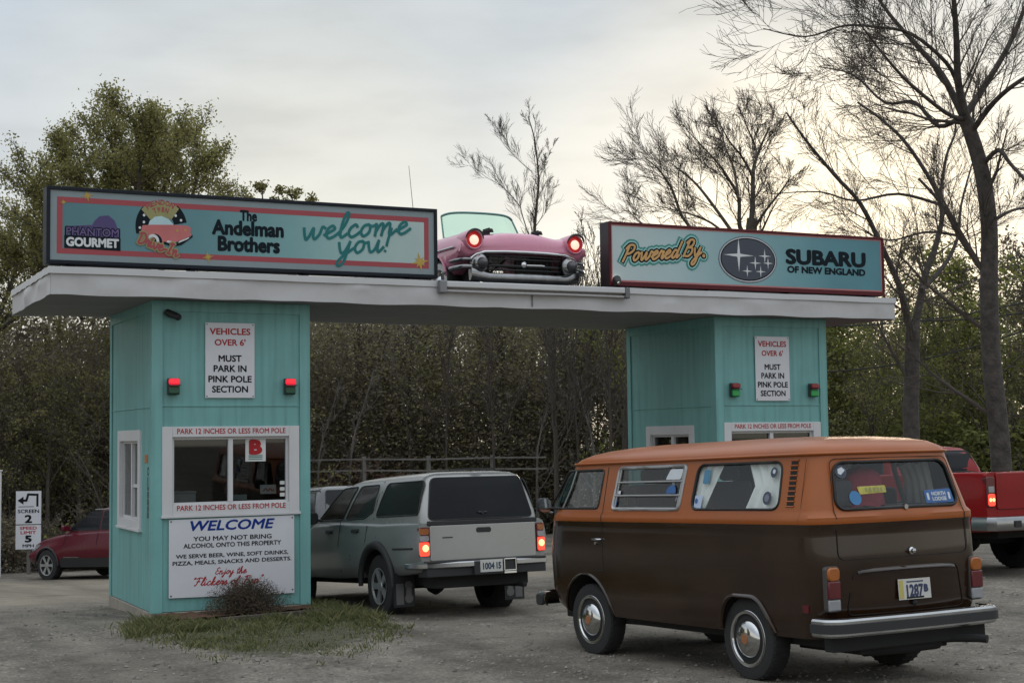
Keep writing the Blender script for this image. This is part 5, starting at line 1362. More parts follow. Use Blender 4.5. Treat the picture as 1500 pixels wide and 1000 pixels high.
for x in (0, 3.09):
    for s_ in (1, -1): wheel(tr, x, s_*.745, .385, .255, .225, 'five', 0)

# ------------------------------------------------------------------ red pickup
rz = gz(11.35, -1.4)
rt = thing('pickup_truck', 'red pickup with lit tail lamp partly hidden by the camper van', 'pickup', (11.42, -1.35, rz+.0), pose(0, 0, 0, -.02, -.025))
M_rpa = mat('red_paint', (.23, .006, .008), .3, var=.1, coat=.12, spec=.25)
RS = [(-1.30,.66,1.39,.92,.985,.95,.05,0),(-1.22,.60,1.40,.97,1.0,.97,.05,0),(0,.56,1.40,.98,1.01,.97,.05,0),(1.15,.55,1.38,.98,1.01,.96,.05,0),(2.9,.54,1.34,.97,1.0,.95,.06,0),(3.3,.54,1.28,.97,1.0,.9,.1,.05),(4.3,.56,1.20,.95,.98,.86,.12,.05),(4.75,.6,1.08,.86,.9,.78,.1,.02)]
bo = hull(MB(), RS).build('body', M_rpa, rt, fixn=True)
arches(bo, (0, 3.75), .42, .50)
q = MB(); q.box(-1.2, .5, -.84, .84, 1.1, 1.6); ct = q.build('c', M_under, fixn=True); bo.parent = None; boolean(bo, [ct]); bo.parent = rt
KW = [(1.33,.90),(1.45,.87),(1.68,.78),(1.75,.70),(1.785,.5),(1.795,.2)]
KF = [(1.33,2.9),(1.45,2.65),(1.68,2.1),(1.75,1.9),(1.785,1.6),(1.795,1.4)]
KR = [(1.33,.55),(1.45,.57),(1.68,.67),(1.75,.75),(1.785,.9),(1.795,1.05)]
shell(rt, 'cab', M_rpa, [1.33,1.38,1.45,1.53,1.6,1.68,1.72,1.75,1.77,1.785,1.795], KW, KF, KR, .3, .14)
k_rear = lambda u, v, off: (lerp_tab(KR, v)+.03*(u/.6)**2-off, u, v)
dwin(rt, 'rear_window', rpoly([(.78, 1.40), (.68, 1.71), (-.68, 1.71), (-.78, 1.40)], .06), k_rear, .008)
for s_ in (1, -1):
    S_ = (lambda s_: lambda u, v, off: (u, s_*(lerp_tab(KW, v)+off), v))(s_)
    dwin(rt, 'door_window', rpoly([(.80, 1.38), (.90, 1.69), (1.9, 1.69), (2.5, 1.38)], .06), S_, .006)
    q = MB(); q.prism(rrect(s_*.90-.075, s_*.90+.075, .93, 1.34, .03), REAR, -1.325, -1.15); lo = q.build('tail_light', M_redlens, rt, bevel=.012)
    q = MB(); q.prism(rrect(s_*.90-.06, s_*.90+.06, 0.95, 1.11, .03), REAR, -1.334, -1.32); q.build('brake_lens', M_redglow, lo, bevel=.006)
    for dy in (-.03, .025):
        q = MB(); q.lathe([(.026, 0), (.016, .005), (0, .006)], (-1.334, s_*.90+dy, 1.03), (-1, 0, 0), 10); q.build('brake_bulb', M_hot, lo)
    q = MB(); q.prism(rrect(s_*.90-.05, s_*.90+.05, 1.13, 1.21, .01), REAR, -1.331, -1.32); q.build('reverse_lens', M_clear, lo)
    q = MB(); q.tube([(.52*math.cos(a), s_*1.01, .42+.52*math.sin(a)) for a in [math.radians(5+i*10) for i in range(18)]], .03, 6); q.build('fender_flare', M_rpa, rt, smooth=60)
q = MB(); q.prism(rrect(-.80, .80, .90, 1.385, .03), lambda u, v, w: (-1.30-w, u, v), 0, .022); tg = q.build('tailgate', M_rpa, rt, bevel=.012)
q = MB(); q.prism(rrect(-.11, .11, 1.25, 1.31, .02), lambda u, v, w: (-1.322-w, u, v), 0, .01); q.build('tailgate_handle', M_black, tg)
sweep([(-1.05, 1.0), (-1.33, 1.0), (-1.42, .93), (-1.45, .4), (-1.45, -.4), (-1.42, -.93), (-1.33, -1.0), (-1.05, -1.0)], [(-.03, .62), (0, .62), (.015, .66), (.015, .76), (0, .80), (-.10, .805), (-.10, .79), (-.01, .785), (-.01, .63)], M_chrome2, 'rear_bumper', rt)
q = MB(); q.box(-1.455, -1.43, -.28, .28, .64, .78); q.box(-1.47, -1.45, .52, .64, .66, .75); q.build('bumper_pad', M_plast, rt, bevel=.01)
q = MB(); q.box(-1.1, 4.4, -.6, .6, .5, .72); q.cyl((0, -.8, .42), (0, .8, .42), .06); q.lathe([(0, -.14), (.12, -.1), (.17, 0), (.12, .1), (0, .14)], (0, .05, .42), (0, 1, 0), 16); q.build('underbody', M_under, rt, bevel=.02)
for x in (0, 3.75):
    for s_ in (1, -1): wheel(rt, x, s_*.85, .42, .28, .24, 'six')

# ------------------------------------------------------------------ wagons: maroon one left of the booth, dark one ahead of the pickup
def wagon(label, loc, yaw, pitch, paint):
    w = thing('station_wagon', label, 'car', loc, pose(0, 0, 0, yaw, pitch))
    S = [(-2.25,.50,.95,.72,.80,.70,.06,0),(-2.15,.42,1.06,.80,.87,.80,.06,0),(-1.4,.33,1.10,.84,.90,.83,.08,0),(0,.30,1.07,.85,.905,.84,.08,0),(.8,.30,1.04,.85,.90,.83,.09,.01),(1.3,.31,.99,.84,.895,.78,.12,.05),(1.75,.34,.92,.82,.87,.72,.13,.05),(2.1,.38,.84,.74,.80,.62,.12,.04),(2.30,.42,.72,.58,.66,.50,.08,.02)]
    bo = hull(MB(), S).build('body', paint, w, fixn=True); arches(bo, (-1.37, 1.37), .34, .39)
    GW = [(1.02,.80),(1.15,.775),(1.4,.675),(1.55,.60),(1.60,.52),(1.625,.36),(1.635,.15)]
    GF = [(1.02,1.12),(1.15,.85),(1.4,.35),(1.55,.02),(1.60,-.15),(1.625,-.4),(1.635,-.6)]
    GR = [(1.02,-2.14),(1.15,-2.08),(1.4,-1.90),(1.55,-1.78),(1.60,-1.68),(1.625,-1.45),(1.635,-1.2)]
    shell(w, 'cabin', paint, [1.02,1.08,1.15,1.25,1.35,1.4,1.48,1.55,1.58,1.60,1.615,1.625,1.635], GW, GF, GR, .3, .14)
    for s_ in (1, -1):
        S2 = (lambda s_: lambda u, v, off: (u, s_*(lerp_tab(GW, v)+off), v))(s_)
        dwin(w, 'front_door_window', rpoly([(.72, 1.10), (.10, 1.49), (-.28, 1.51), (-.32, 1.11)], .04), S2, .006)
        dwin(w, 'rear_door_window', rpoly([(-.38, 1.11), (-.34, 1.51), (-1.05, 1.52), (-1.28, 1.13)], .04), S2, .006)
        dwin(w, 'quarter_window', rpoly([(-1.36, 1.14), (-1.14, 1.51), (-1.55, 1.50), (-1.85, 1.16)], .04), S2, .006)
        q = MB(); q.tube([S2(u, 1.545, .0) for u in (0, -.4, -.9, -1.4, -1.7)], .016, 6); q.build('roof_rail', M_chrome2, w, smooth=60)
        q = MB(); q.tube([S2(.62+.0, 1.13, .0), S2(.68, 1.15, .08)], .018, 6); q.prism(rrect(.80, .99, 1.10, 1.22, .04), lambda u, v, w_: (.66-w_, s_*u, v), -.06, .03); q.build('door_mirror', paint, w, bevel=.02)
        q = MB(); q.prism(rpoly([(-.95, .30), (.93, .30), (.90, .50), (-.90, .50)], .03), lambda u, v, w_: (u, s_*(sec(S, u, v)+w_), v), -.03, .014); q.build('side_cladding', M_plast, w)
        q = MB(); q.prism([(.25, .505), (.78, .51), (.78, .53), (.25, .525)], lambda u, v, w_: (u, s_*(sec(S, u, v)+w_), v), -.0, .01); q.build('trim_strip', M_chrome2, w)
        for cx in (-1.37, 1.37):
            q = MB(); q.tube([(cx+.40*math.cos(a), s_*.895, .34+.40*math.sin(a)) for a in [math.radians(i*9) for i in range(21)]], .022, 6); q.build('arch_cladding', M_plast, w, smooth=60)
        q = MB(); q.patch(rpoly([(1.92, .68), (1.78, .80), (2.0, .82), (2.22, .70), (2.14, .64)], .02), lambda u, v, off: (u, s_*(sec(S, u, v)+off-.01), v), .02, rings=3); q.build('headlight', M_clear, w, smooth=60)
        q = MB(); q.tube([(u, s_*(sec(S, u, v)+.0015), v) for u, v in ((.76, 1.04), (.78, .8), (.70, .52))], .005, 4); q.tube([(u, s_*(sec(S, u, v)+.0015), v) for u, v in ((-.34, 1.06), (-.34, .8), (-.36, .52))], .005, 4); q.build('panel_gaps', M_seam, w)
        q = MB(); q.prism(rrect(s_*.68-.09, s_*.68+.09, .80, .98, .03), REAR, -2.24, -2.1); q.build('tail_light', M_redlens, w, bevel=.01)
    wf = lambda u, v, off: (lerp_tab(GF, v)-.06*(u/.5)**2+off, u, v)
    wr = lambda u, v, off: (lerp_tab(GR, v)+.03*(u/.5)**2-off, u, v)
    dwin(w, 'windshield', rpoly([(.66, 1.08), (.52, 1.54), (-.52, 1.54), (-.66, 1.08)], .05), wf, .01)
    dwin(w, 'rear_window', rpoly([(.64, 1.12), (.52, 1.54), (-.52, 1.54), (-.64, 1.12)], .05), wr, .01)
    q = MB(); q.box(2.15, 2.33, -.60, .60, .34, .50); q.box(-2.30, -2.15, -.72, .72, .42, .56); q.build('bumper', M_plast, w, bevel=.04)
    q = MB(); q.box(-2.0, 2.0, -.6, .6, .24, .36); q.build('underbody', M_under, w, bevel=.02)
    for x in (-1.37, 1.37):
        for s_ in (1, -1): wheel(w, x, s_*.79, .345, .215, .225, 'six', .0)
    return w
M_mar = mat('maroon_paint', (.085, .005, .013), .3, var=.1, coat=.12, spec=.3)
wagon('maroon station wagon turning away behind the left booth', (2.98, 16.57, gz(2.98, 16.57)), -.506, -.045, M_mar)
M_dkp = mat('charcoal_paint', (.03, .032, .035), .25, var=.1, coat=.6)
wagon('dark car just showing between the booth and the silver pickup', (5.55, 10.2, gz(5.55, 10.2)+.08), -.03, -.05, M_dkp)

# ------------------------------------------------------------------ pink car front on the canopy
pk = thing('pink_car', 'pink fifties car with red glowing headlights sitting on the canopy roof', 'car', (4.955, -.02, 3.705))
M_darkchrome = mat('dark_chrome', (.24, .24, .245), .22, 1.0, var=.25, vscale=6)  # bumper chrome with its dark reflections put into the base colour
M_pink = mat('pink_paint', (.54, .20, .285), .25, var=.08, coat=.6, grime=((.34, .17, .2), .3))
def psec(y, k, bot, side, drop):
    """k = how full the crown is, bot = underside of the hood; returns half outline"""
    top = [(.895,.88),(.86,.945),(.76,.985),(.66,.965),(.57,.95),(.46,.965),(.32,.995),(.18,1.01),(0,1.015)]
    h = [(0, bot), (.60, bot), (.66, side), (.82, side), (.925, max(side+.05, .56)), (.945, .70), (.925, .80)]
    zc = .74
    h += [(x, zc+(z-zc)*k+drop*(1-(x/.95)**2)*0+.045*min(1, max(0, (y-.2)/1.0))*(1-(x/.9)**2)) for x, z in top]
    return [(x, y, z) for x, z in h]+[(-x, y, z) for x, z in h[-2:0:-1]]
q = MB(); q.loft([psec(.0, .25, .715, .70, 0), psec(.025, .55, .70, .66, 0), psec(.07, .80, .695, .62, 0), psec(.15, .93, .69, .58, 0), psec(.28, .985, .69, .52, 0), psec(.45, 1.0, .69, .44, 0), psec(.8, 1.0, .69, .42, 0), psec(1.2, 1.0, .69, .40, 0), psec(1.9, .98, .69, .40, 0)])
bo = q.build('body', M_pink, pk, fixn=True)
cs = []
for s_ in (1, -1):
    c_ = MB(); c_.prism(disc(.82, .36, .35), lambda u, v, w: (s_*w, u, v), .55, 1.2); cs.append(c_.build('c', M_under, fixn=True))
bo.parent = None; bo.data.materials.append(M_under); boolean(bo, cs); bo.parent = pk; bo.data.shade_smooth(); bo.data.set_sharp_from_angle(angle=math.radians(45))
M_hred = mat('red_headlamp', (.5, .03, .03), .2, emit=(1, .04, .03), estr=.18); M_hhot = mat('headlamp_core', (.9, .6, .5), .2, emit=(1, .50, .36), estr=1.15)
for s_ in (1, -1):
    hx, hz = .755*s_, .855
    q = MB(); q.lathe([(.135, .25), (.142, .05), (.135, -.03), (.122, -.05), (.112, -.045), (.108, .0)], (hx, 0, hz), (0, 1, 0), 32); hb = q.build('headlight', M_pink, pk, smooth=50)
    q = MB(); q.tube([(hx+.128*math.cos(a), -.055-.035*math.sin(a), hz+.128*math.sin(a)) for a in [math.radians(5+i*10) for i in range(18)]], [.006+.012*math.sin(PI*i/17) for i in range(18)], 6); q.build('eyebrow', M_black, hb, smooth=60)
    q = MB(); q.lathe([(.112, .0), (.085, -.03), (.04, -.045), (0, -.05)], (hx, 0, hz), (0, 1, 0), 28); q.build('lens', M_hred, hb, smooth=60)
    q = MB(); q.lathe([(.066, -.040), (.045, -.054), (0, -.06)], (hx, 0, hz-.005), (0, 1, 0), 20); q.build('bulb', M_hhot, hb, smooth=60)
    # bumper pod and bullet
    px = .665*s_
    q = MB(); q.lathe([(.06, .22), (.125, .10), (.135, -.02), (.115, -.07), (.075, -.10)], (px, 0, .545), (0, 1, 0), 28); bu = q.build('bumper_pod', M_darkchrome, pk, smooth=60)
    q = MB(); q.lathe([(.07, -.095), (.062, -.15), (.035, -.195), (0, -.21)], (px, 0, .545), (0, 1, 0), 20); q.build('bullet', mat('bullet_rubber', (.07, .07, .075), .35, .3), bu, smooth=60)
    q = MB()
    for z, r_ in ((.60, .030), (.50, .045)): q.tube([(px+.06*s_, -.02, z), (.88*s_, .02, z), (.955*s_, .12, z-.01), (.965*s_, .26, z-.015)], r_*.8, 8)
    q.build('bumper_end', M_darkchrome, pk, smooth=60)
    q = MB(); q.tube([(.37*s_, .18, 1.0), (.37*s_, .24, 1.03), (.37*s_, .42, 1.045), (.37*s_, .60, 1.04)], [.006, .028, .022, .006], 8); q.box(.37*s_-.008, .37*s_+.008, .30, .50, .98, 1.075); q.build('hood_ornament', M_under if s_ > 0 else M_under, pk, smooth=60)
    q = MB(); q.tube([(.948*s_, .18, .775), (.952*s_, .6, .775), (.95*s_, 1.3, .77), (.948*s_, 1.85, .765)], .014, 6); q.build('side_trim', M_chrome, pk, smooth=60)
    q = MB(); q.tube([(.945*s_, .82+.36*math.cos(a), .36+.36*math.sin(a)) for a in [math.radians(10+i*10) for i in range(17)]], .018, 6); q.build('arch_lip', M_pink, pk, smooth=60)
    t_ = MB(); t_.lathe(tyre_prof(.335, .19, .20), (0, 0, 0), (1, 0, 0), 36); wh = t_.build('wheel', M_rubber, pk, smooth=40); wh.location = (.80*s_, .82, .335)
    t_ = MB(); t_.lathe([(.195, .06*s_), (.205, .099*s_), (.285, .099*s_), (.285, .09*s_)], (0, 0, 0), (1, 0, 0), 36); t_.build('whitewall', mat('whitewall', (.5, .5, .48), .6), wh)
    t_ = MB(); t_.lathe([(.2, .06*s_), (.17, .09*s_), (.12, .085*s_), (.09, .115*s_), (.0, .12*s_)], (0, 0, 0), (1, 0, 0), 30); t_.build('hubcap', M_chrome, wh, smooth=50)
# lower bumper bar, upper lip and grille
q = MB(); rings = []
for i in range(33):
    x = -.80+1.6*i/32; e_ = abs(x)/.80; y = -.05-.04*(1-e_**2)+.05*e_**6; up_ = .10*max(0, e_-.72)/.28
    rings.append([(x, y+.03, .29+up_*.3), (x, y-.02, .295+up_*.3), (x, y-.055, .33+up_*.5), (x, y-.055, .385+up_*.8), (x, y-.015, .42+up_), (x, y+.04, .425+up_), (x, y+.05, .36+up_*.6)])
q.loft(rings); q.build('front_bumper', M_darkchrome, pk, smooth=60, fixn=True)
q = MB(); q.tube([(-.80, .0, .60), (-.72, -.02, .665), (-.60, -.03, .70), (-.3, -.035, .713), (0, -.035, .716), (.3, -.035, .713), (.60, -.03, .70), (.72, -.02, .665), (.80, .0, .60)], .02, 8); q.build('grille_surround', M_chrome, pk, smooth=60)
q = MB()
for z, r_ in ((.475, .010), (.53, .016), (.62, .010), (.66, .008)): q.tube([(-.60, .03, z), (0, .0, z), (.60, .03, z)], r_, 6)
for i in range(13):
    x = -.54+.09*i; q.cyl((x, .04, .43), (x, .04, .69), .005, n=5)
q.build('grille', M_plast, pk)
q = MB(); q.tube([(.02, -.01, .545), (.25, -.005, .548), (.30, .0, .545)], .014, 6); q.lathe([(.0, -.03), (.045, -.015), (.05, 0)], (.0, .0, .55), (0, 1, 0), 16); q.build('grille_badge', M_chrome, pk, smooth=60)
q = MB(); q.box(-.02, .50, .22, .26, .45, .66); q.box(-.60, -.40, .25, .29, .43, .68); q.tube([(-.4, .3, .44), (-.1, .35, .66)], .015, 6); q.tube([(-.45, .3, .6), (.1, .32, .52)], .012, 6); q.build('radiator', M_dark, pk)
q = MB()
for s_ in (-1, 1): q.box(s_*.66-.04, s_*.66+.04, .1, 1.8, .25, .5)
q.box(-.7, .7, 1.5, 1.56, .25, .44); q.build('chassis', M_under, pk)
# wrap-around windshield
def ws(u, v, off):  # u -1..1 across, v 0..1 up
    w = .625-.07*v; a = u*1.0
    return (w*math.sin(a)/math.sin(1.0)*(1+off*0), 1.08+.26*v+.16*(1-math.cos(a))/(1-math.cos(1.0))-off, .995+.44*v-.03*abs(u)**3*(1-v)-.05*abs(u)**5*v)
q = MB(); n_ = 28; vs = [ws(-1+2*i/n_, j/8, 0) for j in range(9) for i in range(n_+1)]
q.add(vs, [(j*(n_+1)+i, j*(n_+1)+i+1, (j+1)*(n_+1)+i+1, (j+1)*(n_+1)+i) for j in range(8) for i in range(n_)])
o_ = q.build('windshield', glass('green_tint_glass', (.60, .84, .76), .9), pk, smooth=60)
q = MB(); q.tube([ws(-1+2*i/24, 1, .0) for i in range(25)], .017, 8); q.tube([ws(-1, j/6, 0) for j in range(7)], .013, 8); q.tube([ws(1, j/6, 0) for j in range(7)], .013, 8); q.build('windshield_frame', mat('frame_teal', (.07, .20, .18), .35), o_, smooth=60)
q = MB(); q.tube([ws(-1+2*i/24, 0, .01) for i in range(25)], .014, 6); q.build('cowl_trim', M_chrome2, o_, smooth=60)
q = MB(); q.tube([ws(-.3, .02, .02), ws(-.05, .08, .02)], .006, 5); q.tube([ws(.25, .02, .02), ws(.5, .08, .02)], .006, 5); q.build('wipers', M_black, pk)
# whip antenna left of the car
o = thing('radio_antenna', 'thin whip antenna rising behind the long signboard', 'antenna', (3.62, .45, 3.955))
q = MB(); q.cyl((0, 0, 0), (0, 0, .06), .03, .02); q.build('base', M_black, o); q = MB(); q.tube([(0, 0, .05), (-.05, 0, .8), (-.13, 0, 1.62)], [.007, .005, .003], 5); q.build('whip', M_plast, o)
# ------------------------------------------------------------------ sign and post at the left, fence behind
o = thing('lane_sign', 'two white lane signs on one post pointing left to Screen 2', 'sign', (1.62, 20.7, gz(1.62, 20.7)))
ox, oy, oz = o.location
R37 = Matrix.Rotation(-.30, 4, 'Z')
o.matrix_world = Matrix.Translation((ox, oy, oz)) @ R37
zt_, zm, zb_ = .80-oz, -.02-oz, -.62-oz
w = .30
q = MB(); q.box(-.04, .04, .02, .09, 0, zt_-.1); q.build('post', mat('sign_post', (.12, .11, .10), .8), o)
FL = lambda u, v, w_: (u, -w_, v)
q = MB(); q.prism([(-w, zm+.012), (w, zm+.012), (w, zt_), (-w, zt_)], FL, 0, .012); p1 = q.build('upper_panel', M_board, o)
q = MB(); q.prism([(-w, zb_), (w, zb_), (w, zm-.012), (-w, zm-.012)], FL, 0, .012); p2 = q.build('lower_panel', M_board, o)
h = zt_-zm
q = MB()
def bar(pts, wd):
    for a, b_ in zip(pts, pts[1:]):
        a = Vector(a); b_ = Vector(b_); d_ = (b_-a).normalized(); n2 = Vector((-d_.y, d_.x))*wd; a -= d_*wd*.8; b_ += d_*wd*.8
        q.prism([tuple(a-n2), tuple(b_-n2), tuple(b_+n2), tuple(a+n2)], FL, .012, .015+.0003*len(q.f))
bar([(.21, zt_-h*.44), (.21, zt_-h*.11), (-.01, zt_-h*.10), (-.05, zt_-h*.28), (-.15, zt_-h*.28)], .026)
q.prism([(-.26, zt_-h*.28), (-.12, zt_-h*.16), (-.12, zt_-h*.40)], FL, .012, .016)
q.prism([(-.24, zt_-h*.455), (.12, zt_-h*.455), (.12, zt_-h*.475), (-.24, zt_-h*.475)], FL, .012, .014)
put_text(q, 'SCREEN', 0, zt_-h*.60, .50, h*.10, FL, .0135, .02); put_text(q, '2', 0, zt_-h*.83, .15, h*.22, FL, .0135, .03); q.build('black_lettering', M_blkink, p1)
q = MB(); h2 = zm-zb_; put_text(q, 'SPEED', 0, zm-h2*.14, .40, h2*.12, FL, .0135, .02); put_text(q, 'LIMIT', 0, zm-h2*.32, .36, h2*.12, FL, .0135, .02); q.build('red_lettering', M_redink, p2)
q = MB(); put_text(q, '5', 0, zm-h2*.58, .13, h2*.25, FL, .0135, .04); put_text(q, 'MPH', 0, zm-h2*.86, .26, h2*.12, FL, .0135, .02); q.build('black_lettering', M_blkink, p2)
px = at(-4, 690, 36)
o = thing('white_post', 'tall white painted post at the far left edge', 'post', (px.x, px.y, gz(px.x, px.y)))
q = MB(); q.box(-.09, .09, -.09, .09, 0, px.z-gz(px.x, px.y)); q.build('post_shaft', M_white, o, bevel=.01); hh_ = px.z-gz(px.x, px.y)
q = MB(); q.box(-.11, .11, -.11, .11, hh_-.0, hh_+.03); q.build('post_cap', M_white, o, bevel=.008)
fa, fb_ = at(440, 674, 56), at(800, 674, 56)
fn_ = thing('rail_fence', 'weathered two rail fence in front of the woods, seen above the silver pickup', 'fence', (fa.x, fa.y, gz(fa.x, fa.y)))
M_rail = mat('grey_rail', (.17, .16, .148), .85, var=.25)
d_ = (fb_-fa); d_.z = 0; ln = d_.length; d_.normalize(); top = fa.z-gz(fa.x, fa.y)
nn = Vector((-d_.y, d_.x, 0))
q = MB()
for z in (top, top-.42):
    rg = random.Random(int(z*100)); x = 0
    while x < ln:
        q.prism([(-.03, z-.03), (.03, z-.03), (.03, z+.03), (-.03, z+.03)], lambda u, v, w: tuple(d_*w+nn*u+Vector((0, 0, v+.02*math.sin(w)))), x, min(ln, x+2.3)); x += 2.4
q.build('rail', M_rail, fn_)
for i in range(int(ln/2.4)+1):
    q = MB(); c_ = d_*(i*2.4); q.box(c_.x-.07, c_.x+.07, c_.y+.05, c_.y+.19, -.3, top+.12); q.build('post', M_rail, fn_)

# ------------------------------------------------------------------ trees
M_bark = mat('bark', (.085, .073, .058), .95, var=.3, vscale=5, bump=.5, bscale=25)
M_barkg = mat('grey_bark', (.062, .053, .047), .95, var=.5, vscale=7, bump=1.0, bscale=22)
M_twig = mat('twig_bark', (.07, .058, .048), .95, var=.2)
M_pale = mat('pale_bark', (.16, .145, .13), .95, var=.3, vscale=4)
M_lolive = leafmat('olive_leaf', (.135, .132, .048), (.28, .26, .11), .6, .45)
M_ltree = leafmat('fresh_leaf', (.17, .165, .055), (.34, .32, .13), .6, .5)
M_lbrown = leafmat('brown_leaf', (.095, .080, .057), (.20, .172, .115), .8, .35)
M_lgreen = leafmat('spring_leaf', (.11, .125, .028), (.27, .28, .075), .6, .45)
M_lred = leafmat('russet_leaf', (.11, .06, .045), (.20, .115, .08), .8, .3)
UPV = Vector((0, 0, 1))
def rdir(rng, d, ang):
    a = d.orthogonal().normalized(); b_ = d.cross(a); f_ = rng.uniform(0, 2*PI)
    return (d*math.cos(ang)+(a*math.cos(f_)+b_*math.sin(f_))*math.sin(ang)).normalized()
def grow(mb, rng, p, d, ln, r, lvl, P_, tips):
    n_ = P_['seg'][lvl]; pts = [p.copy()]; ds = [d]
    for i in range(n_):
        d = (d+Vector((rng.gauss(0, 1), rng.gauss(0, 1), rng.gauss(0, 1)))*P_['wig'][lvl]+UPV*P_['trop'][lvl]).normalized()
        p = p+d*(ln/n_); pts.append(p.copy()); ds.append(d)
    rend = max(P_.get('rmin', .006), r*P_['tap'][lvl])
    rs = [r+(rend-r)*i/n_ for i in range(n_+1)]
    mb.tube(pts, rs, (8, 6, 4, 3, 3)[min(4, lvl+P_.get('lod', 0))], cap=False)
    last = lvl >= P_['max']
    if last or lvl >= P_['max']-1+P_.get('tipin', 0): tips += [(q, e_) for q, e_ in zip(pts[1:], ds[1:])]
    if last: return
    spawn(mb, rng, pts, ds, rs, ln, lvl, P_, tips)
def spawn(mb, rng, pts, ds, rs, ln, lvl, P_, tips, t0=None, count=None):
    nseg = len(pts)-1; c_ = count or P_['n'][lvl]; t0 = P_['t0'][lvl] if t0 is None else t0
    for i in range(c_):
        t_ = t0+(1-t0)*(i+rng.random())/c_; f_ = t_*nseg; k = min(nseg-1, int(f_)); fr_ = f_-k
        q = pts[k].lerp(pts[k+1], fr_); rr_ = rs[k]+(rs[k+1]-rs[k])*fr_
        e_ = rdir(rng, ds[min(k+1, nseg)], P_['ang'][lvl]*rng.uniform(.65, 1.3))
        l2 = ln*P_['rat'][lvl]*rng.uniform(.6, 1.25)*(1-P_['dim'][lvl]*t_)
        grow(mb, rng, q, e_, l2, max(P_.get('rmin', .006), rr_*P_['rr'][lvl]), lvl+1, P_, tips)
def leaves(mb, rng, tips, per, spread, s0, s1, pick=1.0):
    for q, e_ in tips:
        if rng.random() > pick: continue
        for _ in range(per):
            c_ = q+Vector((rng.gauss(0, spread), rng.gauss(0, spread), rng.gauss(0, spread)))
            s_ = rng.uniform(s0, s1); a = Vector((rng.gauss(0, 1), rng.gauss(0, 1), rng.gauss(0, 1))).normalized(); b_ = a.orthogonal().normalized()
            b_ = (b_*math.cos(s_*99)+a.cross(b_)*math.sin(s_*99))
            a = a*s_; b_ = b_*s_*.55
            mb.add([c_-a, c_+b_, c_+a, c_-b_], [(0, 1, 2, 3)])
def tree_meshes(seed, H, r, P_, leaf=None, lean=(0, 0)):
    rng = random.Random(seed); wd = MB(); tips = []
    grow(wd, rng, Vector((0, 0, -.3)), Vector((lean[0], lean[1], 1)).normalized(), H, r, 0, P_, tips)
    lf_ = MB()
    if leaf: leaves(lf_, rng, tips, *leaf)
    return wd, lf_
PB_ = dict(max=3, seg=[9,6,4,3], wig=[.06,.12,.16,.2], trop=[.02,.07,.08,.08], tap=[.25,.3,.35,.4], n=[15,8,7], t0=[.22,.15,.1], ang=[.75,.65,.6], rat=[.42,.48,.5], dim=[.55,.35,.3], rr=[.5,.55,.6], rmin=.009)
PW = dict(PB_, n=[16,8,6], lod=1, t0=[.12,.1,.1], rmin=.012, seg=[7,4,3,2])
# --- woods: kinds built once, then copied
kinds = []
specs = [(1, 11, .15, dict(PW), M_lolive, (3, .14, .045, .095, .6)), (2, 12, .17, dict(PW, ang=[.6,.6,.6]), M_lbrown, (3, .16, .04, .09, .5)), (3, 10, .12, dict(PW, ang=[.9,.7,.6], rat=[.38,.5,.5]), M_lolive, (3, .15, .04, .09, .7)),
         (4, 9, .11, dict(PW, t0=[.05,.1,.1]), M_lbrown, (3, .18, .04, .09, .7)), (5, 10, .13, dict(PW, t0=[.08,.1,.1], rat=[.45,.5,.5]), M_lgreen, (4, .17, .05, .10, .8))]
KIND_LABEL = ['woodland tree with sparse olive spring leaves among the woods', 'brown twiggy woodland tree among the woods', 'slender olive leaved woodland tree among the woods', 'low brown scrubby tree at the edge of the woods', 'bright green spring tree in the woods']
for i, (sd_, H, r, P_, lm, lf_) in enumerate(specs):
    wd, lv = tree_meshes(100+sd_, H, r, P_, lf_)
    root = thing('woodland_tree', KIND_LABEL[i], 'tree', (0, 0, 0), None, ('olive woodland trees', 'brown woodland trees', 'slender woodland trees', 'scrubby trees at the wood edge', 'green woodland trees')[i])
    wd.build('trunk', M_bark if i != 2 else M_twig, root); lv.build('crown', lm, root); kinds.append([root, H, False])
def plant(i, x, y, s_, sz=None, rot=0.0):
    k = kinds[i]; o_ = k[0] if not k[2] else dup(k[0]); k[2] = True
    o_.matrix_world = Matrix.Translation((x, y, gz(x, y)-.1)) @ Matrix.Rotation(rot, 4, 'Z') @ Matrix.Diagonal((s_, s_, sz or s_, 1)); return o_
rg = random.Random(77)
def row(n_, u0, u1, d0, d1, h0, h1, pool):
    for i in range(n_):
        u = u0+(u1-u0)*(i+.5+rg.uniform(-.4, .4))/n_; d_ = rg.uniform(d0, d1); p = at(u, 700, d_); k = rg.choice(pool)
        hh2 = rg.uniform(h0, h1); s_ = hh2/(kinds[k][1]*1.12); plant(k, p.x, p.y, max(.55, s_*rg.uniform(.95, 1.2)), s_, rg.uniform(0, 6.28))
row(9, -160, 170, 41, 44, 6, 7.5, [0,1,3,1]); row(8, -200, 330, 45, 51, 7, 8.5, [0,1,1,2]); row(9, -250, 420, 52, 60, 8, 10, [0,1,2])
row(9, 420, 940, 60, 63, 5, 8, [3,0,3,2]); row(13, 400, 960, 63, 68, 9, 10.5, [0,1,2,0]); row(13, 380, 980, 68, 78, 10, 12, [0,1,2])
row(9, 1190, 1560, 38, 44, 5.5, 8, [4,4,3,0]); row(10, 940, 1600, 46, 54, 7.5, 9.5, [4,0,4,1]); row(9, 900, 1650, 56, 66, 8, 11, [0,4,1])
row(8, -2400, -300, 34, 46, 9, 12, [0,1,2])
